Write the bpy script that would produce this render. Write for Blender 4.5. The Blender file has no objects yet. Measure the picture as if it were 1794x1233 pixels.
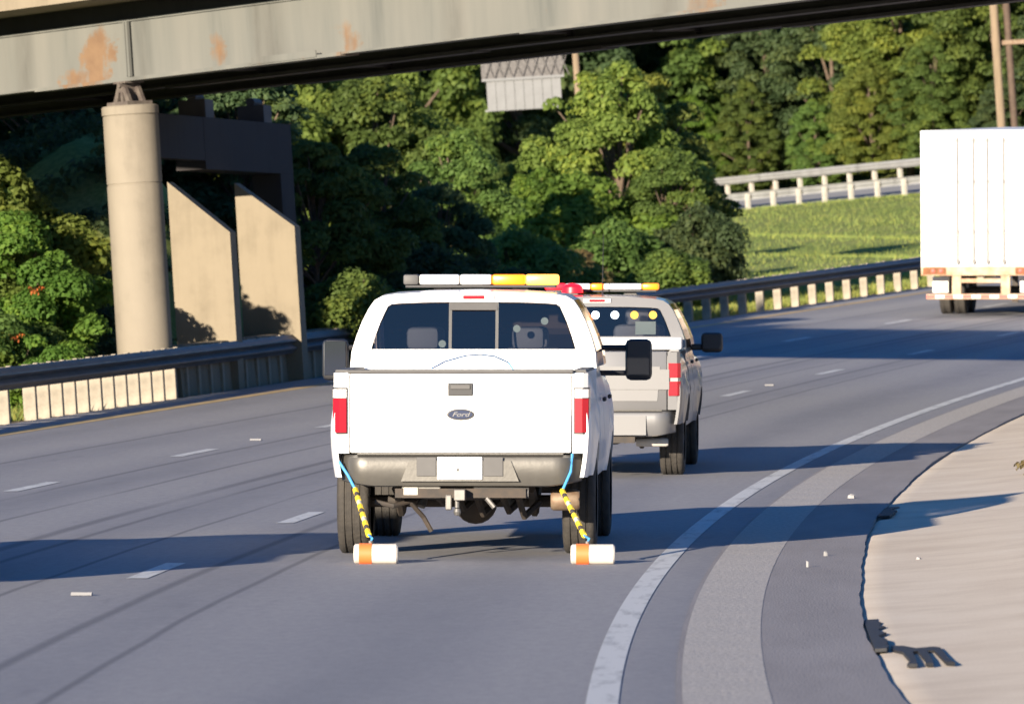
import bpy, bmesh, math, random
import numpy as np
from mathutils import Vector, Matrix
random.seed(7); rng = np.random.default_rng(7)
S = bpy.context.scene
COL = S.collection

# ------------------------------------------------------------------ camera, light, exposure
BANK = 0.0617                    # the curve is superelevated: the camera car leans with the road
RAD, HEAD0, OFF, GRADE = 598.97, -0.04317, 0.90, 6.7e-5
A = math.atan(BANK)
CAM_H = 1.72
cam = bpy.data.cameras.new('camera'); camo = bpy.data.objects.new('camera', cam); COL.objects.link(camo)
S.camera = camo
cam.sensor_width = 36; cam.lens = 13330 / 1794 * 36
cam.clip_start = 1; cam.clip_end = 3000
pitch = (639.6 - 616.5) / 13330
right = Vector((math.cos(A), 0, -math.sin(A))); up = Vector((math.sin(A), 0, math.cos(A))); fwd = Vector((0, 1, 0))
fwd2 = (fwd + up * pitch).normalized(); up2 = right.cross(fwd2)
camo.matrix_world = Matrix(((right.x, up2.x, -fwd2.x, up.x * CAM_H), (right.y, up2.y, -fwd2.y, 0), (right.z, up2.z, -fwd2.z, up.z * CAM_H), (0, 0, 0, 1)))
cam.dof.use_dof = True; cam.dof.focus_distance = 66; cam.dof.aperture_fstop = 8

LIGHT = Vector((1.97, 4.5, -1.0)).normalized()
EL = math.asin(-LIGHT.z); AZ = math.atan2(-LIGHT.x, -LIGHT.y)
W = bpy.data.worlds.new('World'); S.world = W; W.use_nodes = True
nt = W.node_tree
sky = nt.nodes.new('ShaderNodeTexSky'); sky.sky_type = 'NISHITA'; sky.sun_disc = False
sky.sun_elevation = EL; sky.sun_rotation = AZ; sky.air_density = 1.0; sky.dust_density = 0.3; sky.ozone_density = 8.0
bg = nt.nodes['Background']; nt.links.new(sky.outputs[0], bg.inputs[0]); bg.inputs[1].default_value = 0.07
sun = bpy.data.lights.new('sun', 'SUN'); sun.energy = 5.0; sun.angle = math.radians(0.5); sun.color = (1.0, 0.87, 0.70)
suno = bpy.data.objects.new('sun', sun); COL.objects.link(suno)
suno.rotation_euler = LIGHT.to_track_quat('-Z', 'Y').to_euler(); suno.location = (-40, -60, 40)
S.view_settings.view_transform = 'Standard'; S.view_settings.look = 'None'
S.view_settings.exposure = 1.25; S.view_settings.gamma = 1.0; S.view_settings.use_curve_mapping = False
S.render.filter_size = 2.2

# ------------------------------------------------------------------ road geometry
CX, CY = (RAD + OFF) * math.cos(HEAD0), -(RAD + OFF) * math.sin(HEAD0)
TH0 = math.atan2(-CY, -CX)
if TH0 < 0: TH0 += 2 * math.pi
def zc(s, o):
    sp = max(s, 0.0)
    return BANK * (o - OFF) + GRADE * sp * sp
def P(s, o, h=0.0):               # s metres along the right edge line, o metres to the left of it
    th = TH0 - s / RAD; r = RAD + o
    return Vector((CX + r * math.cos(th), CY + r * math.sin(th), zc(s, o) + h))
def so(x, y):
    dx, dy = x - CX, y - CY; th = math.atan2(dy, dx)
    if th < 0: th += 2 * math.pi
    return (TH0 - th) * RAD, math.hypot(dx, dy) - RAD
def heading(s): return s / RAD + HEAD0
def road_matrix(s, o, head=None):  # x right, y forward, z normal to the banked road
    p = P(s, o); h = heading(s) if head is None else head
    e = 0.05
    n = (P(s + e, o) - P(s - e, o)).cross(P(s, o + e) - P(s, o - e)).normalized()
    f = Vector((math.sin(h), math.cos(h), 0)); f = (f - n * f.dot(n)).normalized(); r = f.cross(n)
    return Matrix(((r.x, f.x, n.x, p.x), (r.y, f.y, n.y, p.y), (r.z, f.z, n.z, p.z), (0, 0, 0, 1)))

# ------------------------------------------------------------------ materials
def M(name, col, rough=0.6, metal=0.0, spec=0.5, var=0.0, vscale=4.0, vcol=None, bump=0.0, bscale=30.0, coat=0.0, emit=None, estr=0.0, coords='Object', stretch=None):
    m = bpy.data.materials.new(name); m.use_nodes = True; t = m.node_tree; b = t.nodes['Principled BSDF']
    b.inputs['Base Color'].default_value = (*col, 1); b.inputs['Roughness'].default_value = rough
    b.inputs['Metallic'].default_value = metal; b.inputs['Specular IOR Level'].default_value = spec
    b.inputs['Coat Weight'].default_value = coat; b.inputs['Coat Roughness'].default_value = 0.08
    if emit: b.inputs['Emission Color'].default_value = (*emit, 1); b.inputs['Emission Strength'].default_value = estr
    tc = t.nodes.new('ShaderNodeTexCoord'); src = tc.outputs[coords]
    if stretch:
        mp = t.nodes.new('ShaderNodeMapping'); mp.inputs['Scale'].default_value = stretch; t.links.new(src, mp.inputs[0]); src = mp.outputs[0]
    if var:
        n = t.nodes.new('ShaderNodeTexNoise'); n.inputs['Scale'].default_value = vscale; n.inputs['Detail'].default_value = 6; n.inputs['Roughness'].default_value = 0.62
        t.links.new(src, n.inputs['Vector'])
        r = t.nodes.new('ShaderNodeValToRGB'); r.color_ramp.elements[0].position = 0.32; r.color_ramp.elements[1].position = 0.7
        c2 = vcol or tuple(c * (1 - var) for c in col)
        r.color_ramp.elements[0].color = (*c2, 1); r.color_ramp.elements[1].color = (*col, 1)
        t.links.new(n.outputs['Fac'], r.inputs[0]); t.links.new(r.outputs[0], b.inputs['Base Color'])
    if bump:
        n2 = t.nodes.new('ShaderNodeTexNoise'); n2.inputs['Scale'].default_value = bscale; n2.inputs['Detail'].default_value = 4
        t.links.new(src, n2.inputs['Vector'])
        bp = t.nodes.new('ShaderNodeBump'); bp.inputs['Strength'].default_value = bump; bp.inputs['Distance'].default_value = 0.02
        t.links.new(n2.outputs['Fac'], bp.inputs['Height']); t.links.new(bp.outputs[0], b.inputs['Normal'])
    return m
class NT:                          # tiny node helper
    def __init__(s, m): s.t = m.node_tree; s.b = s.t.nodes['Principled BSDF']
    def n(s, kind, **kw):
        x = s.t.nodes.new('ShaderNode' + kind)
        for k, v in kw.items(): setattr(x, k, v)
        return x
    def l(s, a, b): s.t.links.new(a, b)
    def math(s, op, a, b=None, c=None):
        x = s.n('Math', operation=op)
        for i, v in enumerate((a, b, c)):
            if v is None: continue
            if isinstance(v, (int, float)): x.inputs[i].default_value = v
            else: s.l(v, x.inputs[i])
        return x.outputs[0]
    def mix(s, f, a, b, blend='MIX'):
        x = s.n('Mix', data_type='RGBA', blend_type=blend)
        for i, v in ((0, f), (6, a), (7, b)):
            if isinstance(v, (int, float)): x.inputs[i].default_value = v
            elif isinstance(v, tuple): x.inputs[i].default_value = (*v, 1)
            else: s.l(v, x.inputs[i])
        return x.outputs[2]
    def noise(s, vec, scale, detail=4, rough=0.6, mapscale=None):
        if mapscale:
            mp = s.n('Mapping'); mp.inputs['Scale'].default_value = mapscale; s.l(vec, mp.inputs[0]); vec = mp.outputs[0]
        x = s.n('TexNoise'); x.inputs['Scale'].default_value = scale; x.inputs['Detail'].default_value = detail; x.inputs['Roughness'].default_value = rough
        s.l(vec, x.inputs['Vector']); return x.outputs['Fac']
    def ramp(s, f, stops):
        x = s.n('ValToRGB'); e = x.color_ramp.elements
        while len(e) < len(stops): e.new(0.5)
        for k, (p, c) in enumerate(stops): e[k].position = p; e[k].color = (*c, 1) if isinstance(c, tuple) else (c, c, c, 1)
        s.l(f, x.inputs[0]); return x.outputs[0]
    def bump(s, h, strength, dist=0.02):
        x = s.n('Bump'); x.inputs['Strength'].default_value = strength; x.inputs['Distance'].default_value = dist
        s.l(h, x.inputs['Height']); s.l(x.outputs[0], s.b.inputs['Normal'])

def asphalt():                     # UV = (o, s) in metres
    m = M('asphalt', (0.2, 0.2, 0.21), 0.8, spec=0.35); g = NT(m)
    uv = g.n('TexCoord').outputs['UV']; sp = g.n('SeparateXYZ'); g.l(uv, sp.inputs[0]); o, s = sp.outputs[0], sp.outputs[1]
    wob = g.noise(uv, 1.0, 3, 0.6, (0.4, 0.06, 1))
    oo = g.math('ADD', o, g.math('MULTIPLY', g.math('SUBTRACT', wob, 0.5), 0.35))
    wave = g.math('SINE', g.math('MULTIPLY', g.math('ADD', oo, 0.1), 2 * math.pi / 1.83))      # two wheel tracks a lane
    big = g.noise(uv, 1.0, 5, 0.65, (0.55, 0.035, 1)); mid = g.noise(uv, 1.0, 6, 0.7, (1.6, 0.35, 1)); fine = g.noise(uv, 70, 3, 0.7)
    f = g.math('ADD', g.math('MULTIPLY', wave, 0.19), g.math('ADD', g.math('MULTIPLY', big, 0.75), g.math('MULTIPLY', mid, 0.42)))
    base = g.ramp(f, [(0.28, (0.25, 0.248, 0.262)), (0.52, (0.31, 0.303, 0.312)), (0.78, (0.355, 0.345, 0.345))])
    base = g.mix(g.math('MULTIPLY', g.ramp(fine, [(0.35, 1.0), (0.6, 0.0)]), 0.3), base, (0.12, 0.12, 0.13))
    gr2 = g.noise(uv, 1.0, 5, 0.75, (14, 3.5, 1)); base = g.mix(g.math('MULTIPLY', g.ramp(gr2, [(0.36, 1.0), (0.62, 0.0)]), 0.26), base, (0.15, 0.15, 0.165))
    spot = g.ramp(g.noise(uv, 1.0, 3, 0.5, (2.2, .25, 1)), [(0.66, 0.0), (0.78, 1.0)]); base = g.mix(g.math('MULTIPLY', spot, 0.35), base, (0.13, 0.13, 0.145))
    # sealed joints: thin dark lines wandering along the lanes
    seams = None
    for k, (ok, wk) in enumerate(((3.30, .035), (7.02, .03), (5.35, .05), (5.0, .03), (2.75, .022), (8.9, .03), (4.3, .02), (6.2, .025))):
        w1 = g.noise(uv, 1.0, 4, 0.6, (0.01, 0.02 + .006 * k, 1 + k))
        d = g.math('ABSOLUTE', g.math('ADD', g.math('SUBTRACT', o, ok), g.math('MULTIPLY', g.math('SUBTRACT', w1, 0.5), 0.16)))
        a = g.ramp(d, [(wk * .5, 1.0), (wk * 1.8, 0.0)])
        br = g.ramp(g.noise(uv, 1.0, 3, 0.6, (0.02, 0.03, 3.1 * k + 1)), [(0.36, 0.0), (0.5, 1.0)])
        a = g.math('MULTIPLY', a, br)
        seams = a if seams is None else g.math('MAXIMUM', seams, a)
    base = g.mix(g.math('MULTIPLY', seams, 0.55), base, (0.075, 0.075, 0.085))
    g.l(base, g.b.inputs['Base Color']); g.bump(fine, 0.35, 0.006)
    return m
def paint(name, col):
    m = M(name, col, 0.7); g = NT(m); uv = g.n('TexCoord').outputs['UV']
    w = g.noise(uv, 6, 6, 0.7, (1, .15, 1)); base = g.ramp(w, [(0.3, tuple(c * .55 for c in col)), (0.5, col)])
    g.l(base, g.b.inputs['Base Color']); return m
def leaf(name, dark, light, hue=0.0, trans=0.58):
    m = M(name, light, 0.62, spec=0.25); g = NT(m)
    at = g.n('Attribute', attribute_name='tint'); oi = g.n('ObjectInfo')
    c = g.ramp(at.outputs['Fac'], [(0.05, dark), (0.55, light), (0.97, tuple(min(1, x * k) for x, k in zip(light, (1.5, 1.25, .9))))])
    hs = g.n('HueSaturation'); g.l(c, hs.inputs['Color'])
    g.l(g.math('ADD', 0.485 + hue, g.math('MULTIPLY', oi.outputs['Random'], 0.03)), hs.inputs['Hue'])
    g.l(g.math('ADD', 0.8, g.math('MULTIPLY', oi.outputs['Random'], 0.4)), hs.inputs['Value'])
    g.l(hs.outputs[0], g.b.inputs['Base Color'])
    tr = g.n('BsdfTranslucent'); g.l(hs.outputs[0], tr.inputs[0])
    mx = g.n('MixShader'); mx.inputs[0].default_value = trans; g.l(g.b.outputs[0], mx.inputs[1]); g.l(tr.outputs[0], mx.inputs[2])
    g.l(mx.outputs[0], g.t.nodes['Material Output'].inputs[0]); return m
def glass(name, tint, refl=0.12):
    m = bpy.data.materials.new(name); m.use_nodes = True; t = m.node_tree; t.nodes.remove(t.nodes['Principled BSDF'])
    tr = t.nodes.new('ShaderNodeBsdfTransparent'); tr.inputs[0].default_value = (*tint, 1)
    gl = t.nodes.new('ShaderNodeBsdfGlossy'); gl.inputs['Roughness'].default_value = 0.06; gl.inputs[0].default_value = (1.0, .78, .62, 1)
    fr = t.nodes.new('ShaderNodeFresnel'); fr.inputs[0].default_value = 1.5
    ad = t.nodes.new('ShaderNodeMath'); ad.operation = 'ADD'; ad.inputs[1].default_value = refl; t.links.new(fr.outputs[0], ad.inputs[0])
    mx = t.nodes.new('ShaderNodeMixShader'); t.links.new(ad.outputs[0], mx.inputs[0]); t.links.new(tr.outputs[0], mx.inputs[1]); t.links.new(gl.outputs[0], mx.inputs[2])
    t.links.new(mx.outputs[0], t.nodes['Material Output'].inputs[0]); return m

def ground_mat():                  # UV = (o, s)
    m = M('ground', (0.3, 0.25, 0.18), 0.95, spec=0.1); g = NT(m)
    uv = g.n('TexCoord').outputs['UV']; sp = g.n('SeparateXYZ'); g.l(uv, sp.inputs[0]); o = sp.outputs[0]
    n1 = g.noise(uv, 0.9, 6, 0.65); n2 = g.noise(uv, 9, 5, 0.7); n3 = g.noise(uv, 60, 3, 0.7); n4 = g.noise(uv, 0.35, 5, 0.6)
    sand = g.ramp(n1, [(0.3, (0.62, 0.52, 0.405)), (0.55, (0.73, 0.63, 0.50)), (0.75, (0.77, 0.68, 0.555))])
    sand = g.mix(g.math('MULTIPLY', g.ramp(n3, [(0.36, 1.0), (0.5, 0.0)]), 0.25), sand, (0.38, 0.31, 0.24))
    sand = g.mix(g.math('MULTIPLY', g.ramp(n2, [(0.60, 0.0), (0.74, 1.0)]), 0.22), sand, (0.32, 0.28, 0.2))
    grass = g.ramp(n4, [(0.3, (0.15, 0.215, 0.05)), (0.5, (0.235, 0.28, 0.08)), (0.72, (0.31, 0.305, 0.12))])
    grass = g.mix(g.math('MULTIPLY', g.ramp(n2, [(0.4, 1.0), (0.6, 0.0)]), 0.5), grass, (0.07, 0.10, 0.025))
    soil = g.ramp(n2, [(0.3, (0.12, 0.085, 0.055)), (0.6, (0.25, 0.195, 0.13))])
    f = g.ramp(g.math('ADD', g.math('MULTIPLY', o, 0.05), g.math('MULTIPLY', g.math('SUBTRACT', n1, 0.5), 0.03)), [(0.3, 0.0), (0.31, 1.0)])
    f2 = g.ramp(g.math('ADD', g.math('MULTIPLY', o, 0.05), g.math('MULTIPLY', g.math('SUBTRACT', n1, 0.5), 0.1)), [(0.64, 0.0), (0.69, 1.0)])
    c = g.mix(f, sand, g.mix(f2, soil, grass)); g.l(c, g.b.inputs['Base Color'])
    g.bump(g.math('ADD', g.math('MULTIPLY', n2, .4), g.math('MULTIPLY', n3, 0.5)), 0.15, 0.012); return m
def girder_paint():
    m = M('girder_paint', (0.36, 0.34, 0.29), 0.7, spec=0.2); g = NT(m)
    uv = g.n('TexCoord').outputs['UV']; sp = g.n('SeparateXYZ'); g.l(uv, sp.inputs[0])
    st = g.noise(uv, 1.0, 5, 0.6, (1.1, 0.12, 1)); bl = g.noise(uv, 1.0, 7, 0.7, (1.3, 1.6, 1))
    c = g.ramp(st, [(0.28, (0.088, 0.094, 0.09)), (0.45, (0.142, 0.144, 0.132)), (0.72, (0.178, 0.174, 0.156))])
    rust = None
    for (u0, wu, v0, wv, pw) in ((-.75, .62, .36, .8, 1.15), (2.15, .42, .3, .5, .85), (.95, .42, .4, .6, .6), (1.5, .3, .3, .4, .6), (-1.3, .5, .1, .3, 1.0), (5.2, .6, .2, .6, .85), (9.5, .5, .3, .8, .6), (13.0, .8, .1, .5, .9), (16.2, 1.2, .1, .6, 1.0)):
        du = g.math('DIVIDE', g.math('SUBTRACT', g.math('ADD', sp.outputs[0], g.math('MULTIPLY', g.math('SUBTRACT', bl, 0.5), 1.7)), u0), wu); dv = g.math('DIVIDE', g.math('SUBTRACT', sp.outputs[1], v0), wv)
        r2 = g.math('ADD', g.math('MULTIPLY', du, du), g.math('MULTIPLY', dv, dv)); k = g.math('MULTIPLY', g.ramp(r2, [(0.0, 1.0), (1.0, 0.0)]), pw)
        rust = k if rust is None else g.math('MAXIMUM', rust, k)
    edge = g.math('MULTIPLY', g.ramp(sp.outputs[1], [(0.02, 1.0), (0.16, 0.0)]), 0.55)
    rust = g.math('MAXIMUM', rust, edge)
    vst = g.noise(uv, 1.0, 5, 0.65, (2.6, 0.55, 1))
    rust = g.ramp(g.math('MULTIPLY', rust, g.math('ADD', vst, 0.08)), [(0.36, 0.0), (0.56, 1.0)])
    rc = g.ramp(bl, [(0.3, (0.125, 0.062, 0.03)), (0.6, (0.20, 0.115, 0.058))])
    smear = None
    for u0, wu in ((.32, .3), (3.45, .45), (3.1, .2), (7.6, .35), (12.2, .4), (-2.6, .3)):
        dd = g.math('ABSOLUTE', g.math('DIVIDE', g.math('SUBTRACT', sp.outputs[0], u0), wu)); k = g.ramp(dd, [(0.0, 1.0), (1.0, 0.0)])
        smear = k if smear is None else g.math('MAXIMUM', smear, k)
    smear = g.math('MULTIPLY', smear, g.ramp(vst, [(0.3, 0.2), (0.6, 1.0)]))
    c = g.mix(g.math('MULTIPLY', smear, 0.6), c, (0.075, 0.073, 0.066))
    c = g.mix(g.math('MULTIPLY', rust, 0.8), c, rc); g.l(c, g.b.inputs['Base Color']); return m
def concrete(name, col, seam=None):
    m = M(name, col, 0.85, spec=0.2); g = NT(m); oc = g.n('TexCoord').outputs['Object']
    a = g.noise(oc, 1.6, 6, 0.65); b = g.noise(oc, 1.0, 5, 0.6, (3, 3, 0.35)); f = g.noise(oc, 40, 3)
    c = g.ramp(g.math('ADD', g.math('MULTIPLY', a, 0.5), g.math('MULTIPLY', b, 0.5)), [(0.3, tuple(x * .74 for x in col)), (0.5, col), (0.72, tuple(min(1, x * 1.1) for x in col))])
    g.l(c, g.b.inputs['Base Color']); g.bump(f, 0.25, 0.01); return m

MAT = dict(
    asphalt=asphalt(), white_paint=paint('white_road_paint', (0.62, 0.62, 0.60)), yellow_paint=paint('yellow_road_paint', (0.52, 0.37, 0.17)),
    ground=ground_mat(), girder=girder_paint(), column=concrete('column_concrete', (0.23, 0.20, 0.155)), pier=concrete('pier_concrete', (0.225, 0.19, 0.137)),
    shade_tone=concrete('shade_toned_concrete', (0.032, 0.029, 0.029)),  # darkened copy of the concrete: shade under the bridge put into the colour
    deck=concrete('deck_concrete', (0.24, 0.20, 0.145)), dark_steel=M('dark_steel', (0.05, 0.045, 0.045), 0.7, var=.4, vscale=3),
    bearing=M('bearing_steel', (0.13, 0.11, 0.09), 0.7, var=.5, vscale=8, vcol=(.06, .045, .04)),
    rail=M('galvanised_rail', (0.12, 0.122, 0.13), 0.55, 0.3, var=.35, vscale=3, bump=.1), post=M('rail_post', (0.36, 0.315, 0.245), 0.85, var=.4, vscale=5, bump=.3),
    far_rail=M('far_rail_steel', (0.37, 0.37, 0.36), 0.5, 0.2, var=.25, vscale=2), far_post=M('far_rail_post', (0.46, 0.43, 0.37), 0.8, var=.2),
    white=M('white_car_paint', (0.80, 0.80, 0.79), 0.35, coat=.5, var=.04, vscale=1.5), silver=M('silver_car_paint', (0.165, 0.163, 0.163), 0.38, 0.2, coat=.5, var=.06, vscale=2),
    chrome=M('dull_chrome', (0.125, 0.118, 0.105), 0.42, 0.35, var=.2, vscale=5, bump=.05), black=M('black_plastic', (0.018, 0.018, 0.020), 0.5),
    grey=M('grey_plastic', (0.09, 0.087, 0.085), 0.6, var=.2), tyre=M('tyre_rubber', (0.030, 0.027, 0.024), 0.85, var=.4, vscale=9, bump=.4, vcol=(.055, .048, .04)),
    rim=M('wheel_steel', (0.42, 0.42, 0.42), 0.35, 0.8), glass=glass('tinted_glass', (.46, .47, .50), .13), mirror=M('mirror_glass', (0.15, 0.17, 0.22), 0.04, 1.0),
    red=M('red_lens', (0.36, 0.004, 0.014), 0.18, coat=.6), clear=M('clear_lens', (0.75, 0.73, 0.72), 0.15, coat=.6), amber=M('amber_lens', (0.8, 0.30, 0.02), 0.2),
    frame=M('chassis_black', (0.03, 0.027, 0.025), 0.75, var=.5, vscale=7, vcol=(.07, .05, .035)), rusty=M('exhaust_metal', (0.25, 0.19, 0.13), 0.6, 0.3, var=.5, vscale=12, vcol=(.16, .09, .05)),
    steel=M('bare_steel', (0.22, 0.21, 0.195), 0.45, 0.6, var=.35, vscale=10), plate=M('number_plate', (0.82, 0.82, 0.80), 0.4), badge=M('badge_blue', (0.02, 0.03, 0.07), 0.25, coat=.6),
    interior=M('dark_interior', (0.09, 0.086, 0.088), 0.9), seat=M('seat_fabric', (0.22, 0.215, 0.22), 0.95), paper=M('pale_green_paper', (0.52, 0.60, 0.50), 0.8),
    amber_on=M('amber_light_on', (0.5, 0.12, 0.004), 0.35, emit=(1.0, 0.22, 0.005), estr=1.0), amber_core=M('amber_light_core', (0.55, 0.24, 0.03), 0.35, emit=(1.0, 0.42, 0.06), estr=1.7),
    amber_dot=M('amber_warning_light', (0.6, 0.35, 0.05), 0.3, emit=(1.0, 0.50, 0.05), estr=2.2),
    red_on=M('red_light_on', (0.5, 0.005, 0.01), 0.4, emit=(1.0, 0.005, 0.015), estr=1.6), white_on=M('white_light_on', (0.9, 0.9, 0.9), 0.3, emit=(0.9, 1.0, 1.0), estr=5.0),
    trailer=M('trailer_white', (0.80, 0.79, 0.76), 0.5, var=.06, vscale=1.2), trailer_frame=M('trailer_frame_cream', (0.46, 0.39, 0.28), 0.6, var=.45, vscale=3.5, vcol=(.36, .17, .08)),
    tape_red=M('red_tape', (0.55, 0.06, 0.04), 0.5), tape_white=M('white_tape', (0.75, 0.72, 0.68), 0.5), rod_grey=M('rod_grey', (0.22, 0.215, 0.205), 0.5), rust=M('rust', (0.30, 0.12, 0.05), 0.85, var=.5, vscale=5),
    foam=M('white_foam', (0.62, 0.57, 0.51), 0.75, var=.15, vscale=10), orange=M('orange_band', (0.85, 0.17, 0.04), 0.6), yellow=M('yellow_strap', (0.80, 0.58, 0.03), 0.6),
    strap_dark=M('dark_strap', (0.06, 0.05, 0.05), 0.8), strap_white=M('white_strap', (0.5, 0.48, 0.43), 0.7), blue=M('blue_cord', (0.06, 0.30, 0.62), 0.6),
    rumble=M('milled_asphalt', (0.49, 0.455, 0.42), 0.95, var=.32, vscale=26, bump=.3, bscale=40, coords='UV', stretch=(1, .45, 1)),
    shoulder=M('shoulder_asphalt', (0.295, 0.272, 0.27), 0.9, var=.22, vscale=2.2, bump=.2, bscale=60, coords='UV', stretch=(1, .12, 1)), tar=M('tar', (0.02, 0.02, 0.022), 0.7, bump=.5, bscale=20),
    bark=M('bark', (0.16, 0.115, 0.08), 0.95, var=.5, vscale=9, bump=.7, bscale=14), pole=M('weathered_wood', (0.27, 0.2, 0.13), 0.9, var=.4, vscale=3, stretch=(4, 4, .3)),
    brown=M('brown_steel', (0.11, 0.072, 0.05), 0.8, var=.4, vscale=4),
    sign=M('sign_back', (0.175, 0.178, 0.18), 0.6, var=.15), lattice=M('catwalk_grating', (0.17, 0.16, 0.155), 0.8, var=.6, vscale=14),
    litter=M('paper_litter', (0.3, 0.295, 0.29), 0.8), grass=leaf('grass_blades', (.16, .225, .05), (.26, .31, .085), 0, .35),
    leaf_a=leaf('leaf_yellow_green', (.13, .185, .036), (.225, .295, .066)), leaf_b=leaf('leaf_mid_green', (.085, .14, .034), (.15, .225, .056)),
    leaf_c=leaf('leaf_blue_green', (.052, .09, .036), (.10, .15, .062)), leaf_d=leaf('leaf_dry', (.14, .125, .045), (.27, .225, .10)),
    leaf_e=leaf('leaf_bright', (.075, .145, .024), (.15, .245, .044)), flower=leaf('leaf_orange', (.22, .07, .02), (.42, .13, .035), 0, .2),
)

# ------------------------------------------------------------------ mesh helpers
class MB:
    def __init__(s): s.v = []; s.f = []; s.uv = []
    def add(s, vs, fs):
        n = len(s.v); s.v += [tuple(v) for v in vs]; s.f += [tuple(i + n for i in f) for f in fs]; return s
    def box(s, c, d, bev=0.0, rot=None, taper=None):
        bm = bmesh.new(); bmesh.ops.create_cube(bm, size=1)
        for v in bm.verts: v.co = Vector((v.co.x * d[0], v.co.y * d[1], v.co.z * d[2]))
        if bev: bmesh.ops.bevel(bm, geom=list(bm.edges), offset=min(bev, min(d) * .45), segments=2, affect='EDGES', profile=.5)
        M3 = rot or Matrix.Identity(3); n = len(s.v)
        bm.verts.index_update()
        s.v += [tuple(M3 @ v.co + Vector(c)) for v in bm.verts]; s.f += [tuple(v.index + n for v in f.verts) for f in bm.faces]
        bm.free(); return s
    def prism(s, poly, axis, a, b):   # polygon in the two other axes (ascending), extruded along axis from a to b
        n = len(poly); mk = {'x': lambda p, t: (t, p[0], p[1]), 'y': lambda p, t: (p[0], t, p[1]), 'z': lambda p, t: (p[0], p[1], t)}[axis]
        vs = [mk(p, a) for p in poly] + [mk(p, b) for p in poly]
        fs = [tuple(range(n)), tuple(range(2 * n - 1, n - 1, -1))] + [(i, (i + 1) % n, n + (i + 1) % n, n + i) for i in range(n)]
        return s.add(vs, fs)
    def tube(s, pts, r, seg=8, cap=True):
        pts = [Vector(p) for p in pts]; n = len(pts); rs = r if isinstance(r, (list, tuple)) else [r] * n; vs = []; fs = []
        ref = Vector((0, 0, 1))
        for i, p in enumerate(pts):
            d = (pts[min(i + 1, n - 1)] - pts[max(i - 1, 0)]).normalized()
            x = d.cross(ref if abs(d.z) < .95 else Vector((1, 0, 0))).normalized(); y = d.cross(x)
            vs += [p + (x * math.cos(2 * math.pi * k / seg) + y * math.sin(2 * math.pi * k / seg)) * rs[i] for k in range(seg)]
        for i in range(n - 1):
            for k in range(seg): k2 = (k + 1) % seg; fs.append((i * seg + k, i * seg + k2, (i + 1) * seg + k2, (i + 1) * seg + k))
        if cap: fs += [tuple(range(seg - 1, -1, -1)), tuple((n - 1) * seg + k for k in range(seg))]
        return s.add(vs, fs)
    def lathe(s, prof, axis='x', c=(0, 0, 0), seg=32):    # prof: (along axis, radius)
        vs = []; fs = []; n = len(prof)
        for k in range(seg):
            a = 2 * math.pi * k / seg
            for t, r in prof:
                q = {'x': (t, r * math.cos(a), r * math.sin(a)), 'y': (r * math.cos(a), t, r * math.sin(a)), 'z': (r * math.cos(a), r * math.sin(a), t)}[axis]
                vs.append((q[0] + c[0], q[1] + c[1], q[2] + c[2]))
        for k in range(seg):
            k2 = (k + 1) % seg
            for i in range(n - 1): fs.append((k * n + i, k * n + i + 1, k2 * n + i + 1, k2 * n + i))
        return s.add(vs, fs)
    def grid(s, rows, close=False):
        n = len(rows[0]); vs = [p for r in rows for p in r]; fs = []
        for i in range(len(rows) - 1):
            for k in range(n if close else n - 1): k2 = (k + 1) % n; fs.append((i * n + k, i * n + k2, (i + 1) * n + k2, (i + 1) * n + k))
        return s.add(vs, fs)
    def build(s, name, mat, parent=None, smooth=False, uv=None, mw=None):
        me = bpy.data.meshes.new(name); me.from_pydata(s.v, [], s.f); me.validate(); 
        bm = bmesh.new(); bm.from_mesh(me); bmesh.ops.remove_doubles(bm, verts=bm.verts, dist=1e-5); bmesh.ops.recalc_face_normals(bm, faces=bm.faces)
        if smooth:
            for f in bm.faces: f.smooth = True
            for e in bm.edges:
                if len(e.link_faces) == 2 and e.calc_face_angle(0) > math.radians(38): e.smooth = False
        if uv:
            L = bm.loops.layers.uv.new('UVMap')
            for f in bm.faces:
                for l in f.loops: l[L].uv = uv(l.vert.co)
        bm.to_mesh(me); bm.free(); me.materials.append(mat if not isinstance(mat, str) else MAT[mat])
        return link(name, me, parent, mw)
def link(name, me, parent=None, mw=None):
    o = bpy.data.objects.new(name, me); COL.objects.link(o)
    if parent: o.parent = parent
    if mw is not None: o.matrix_world = mw
    return o
def tag(o, label=None, cat=None, group=None, kind=None):
    for k, v in (('label', label), ('category', cat), ('group', group), ('kind', kind)):
        if v: o[k] = v
    return o
def empty(name, mw, label, cat, group=None):
    o = bpy.data.objects.new(name, None); COL.objects.link(o); o.empty_display_size = .3
    o.matrix_world = mw if isinstance(mw, Matrix) else Matrix.Translation(mw)
    return tag(o, label, cat, group)
CH = {}
def kids(o): return [c for c in o.children]
def copy_tree(o, mw=None, parent=None):
    c = o.copy(); COL.objects.link(c)
    if parent: c.parent = parent; c.matrix_parent_inverse = o.matrix_parent_inverse.copy()
    if mw is not None: c.matrix_world = mw
    for ch in kids(o): copy_tree(ch, None, c)
    return c
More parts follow.
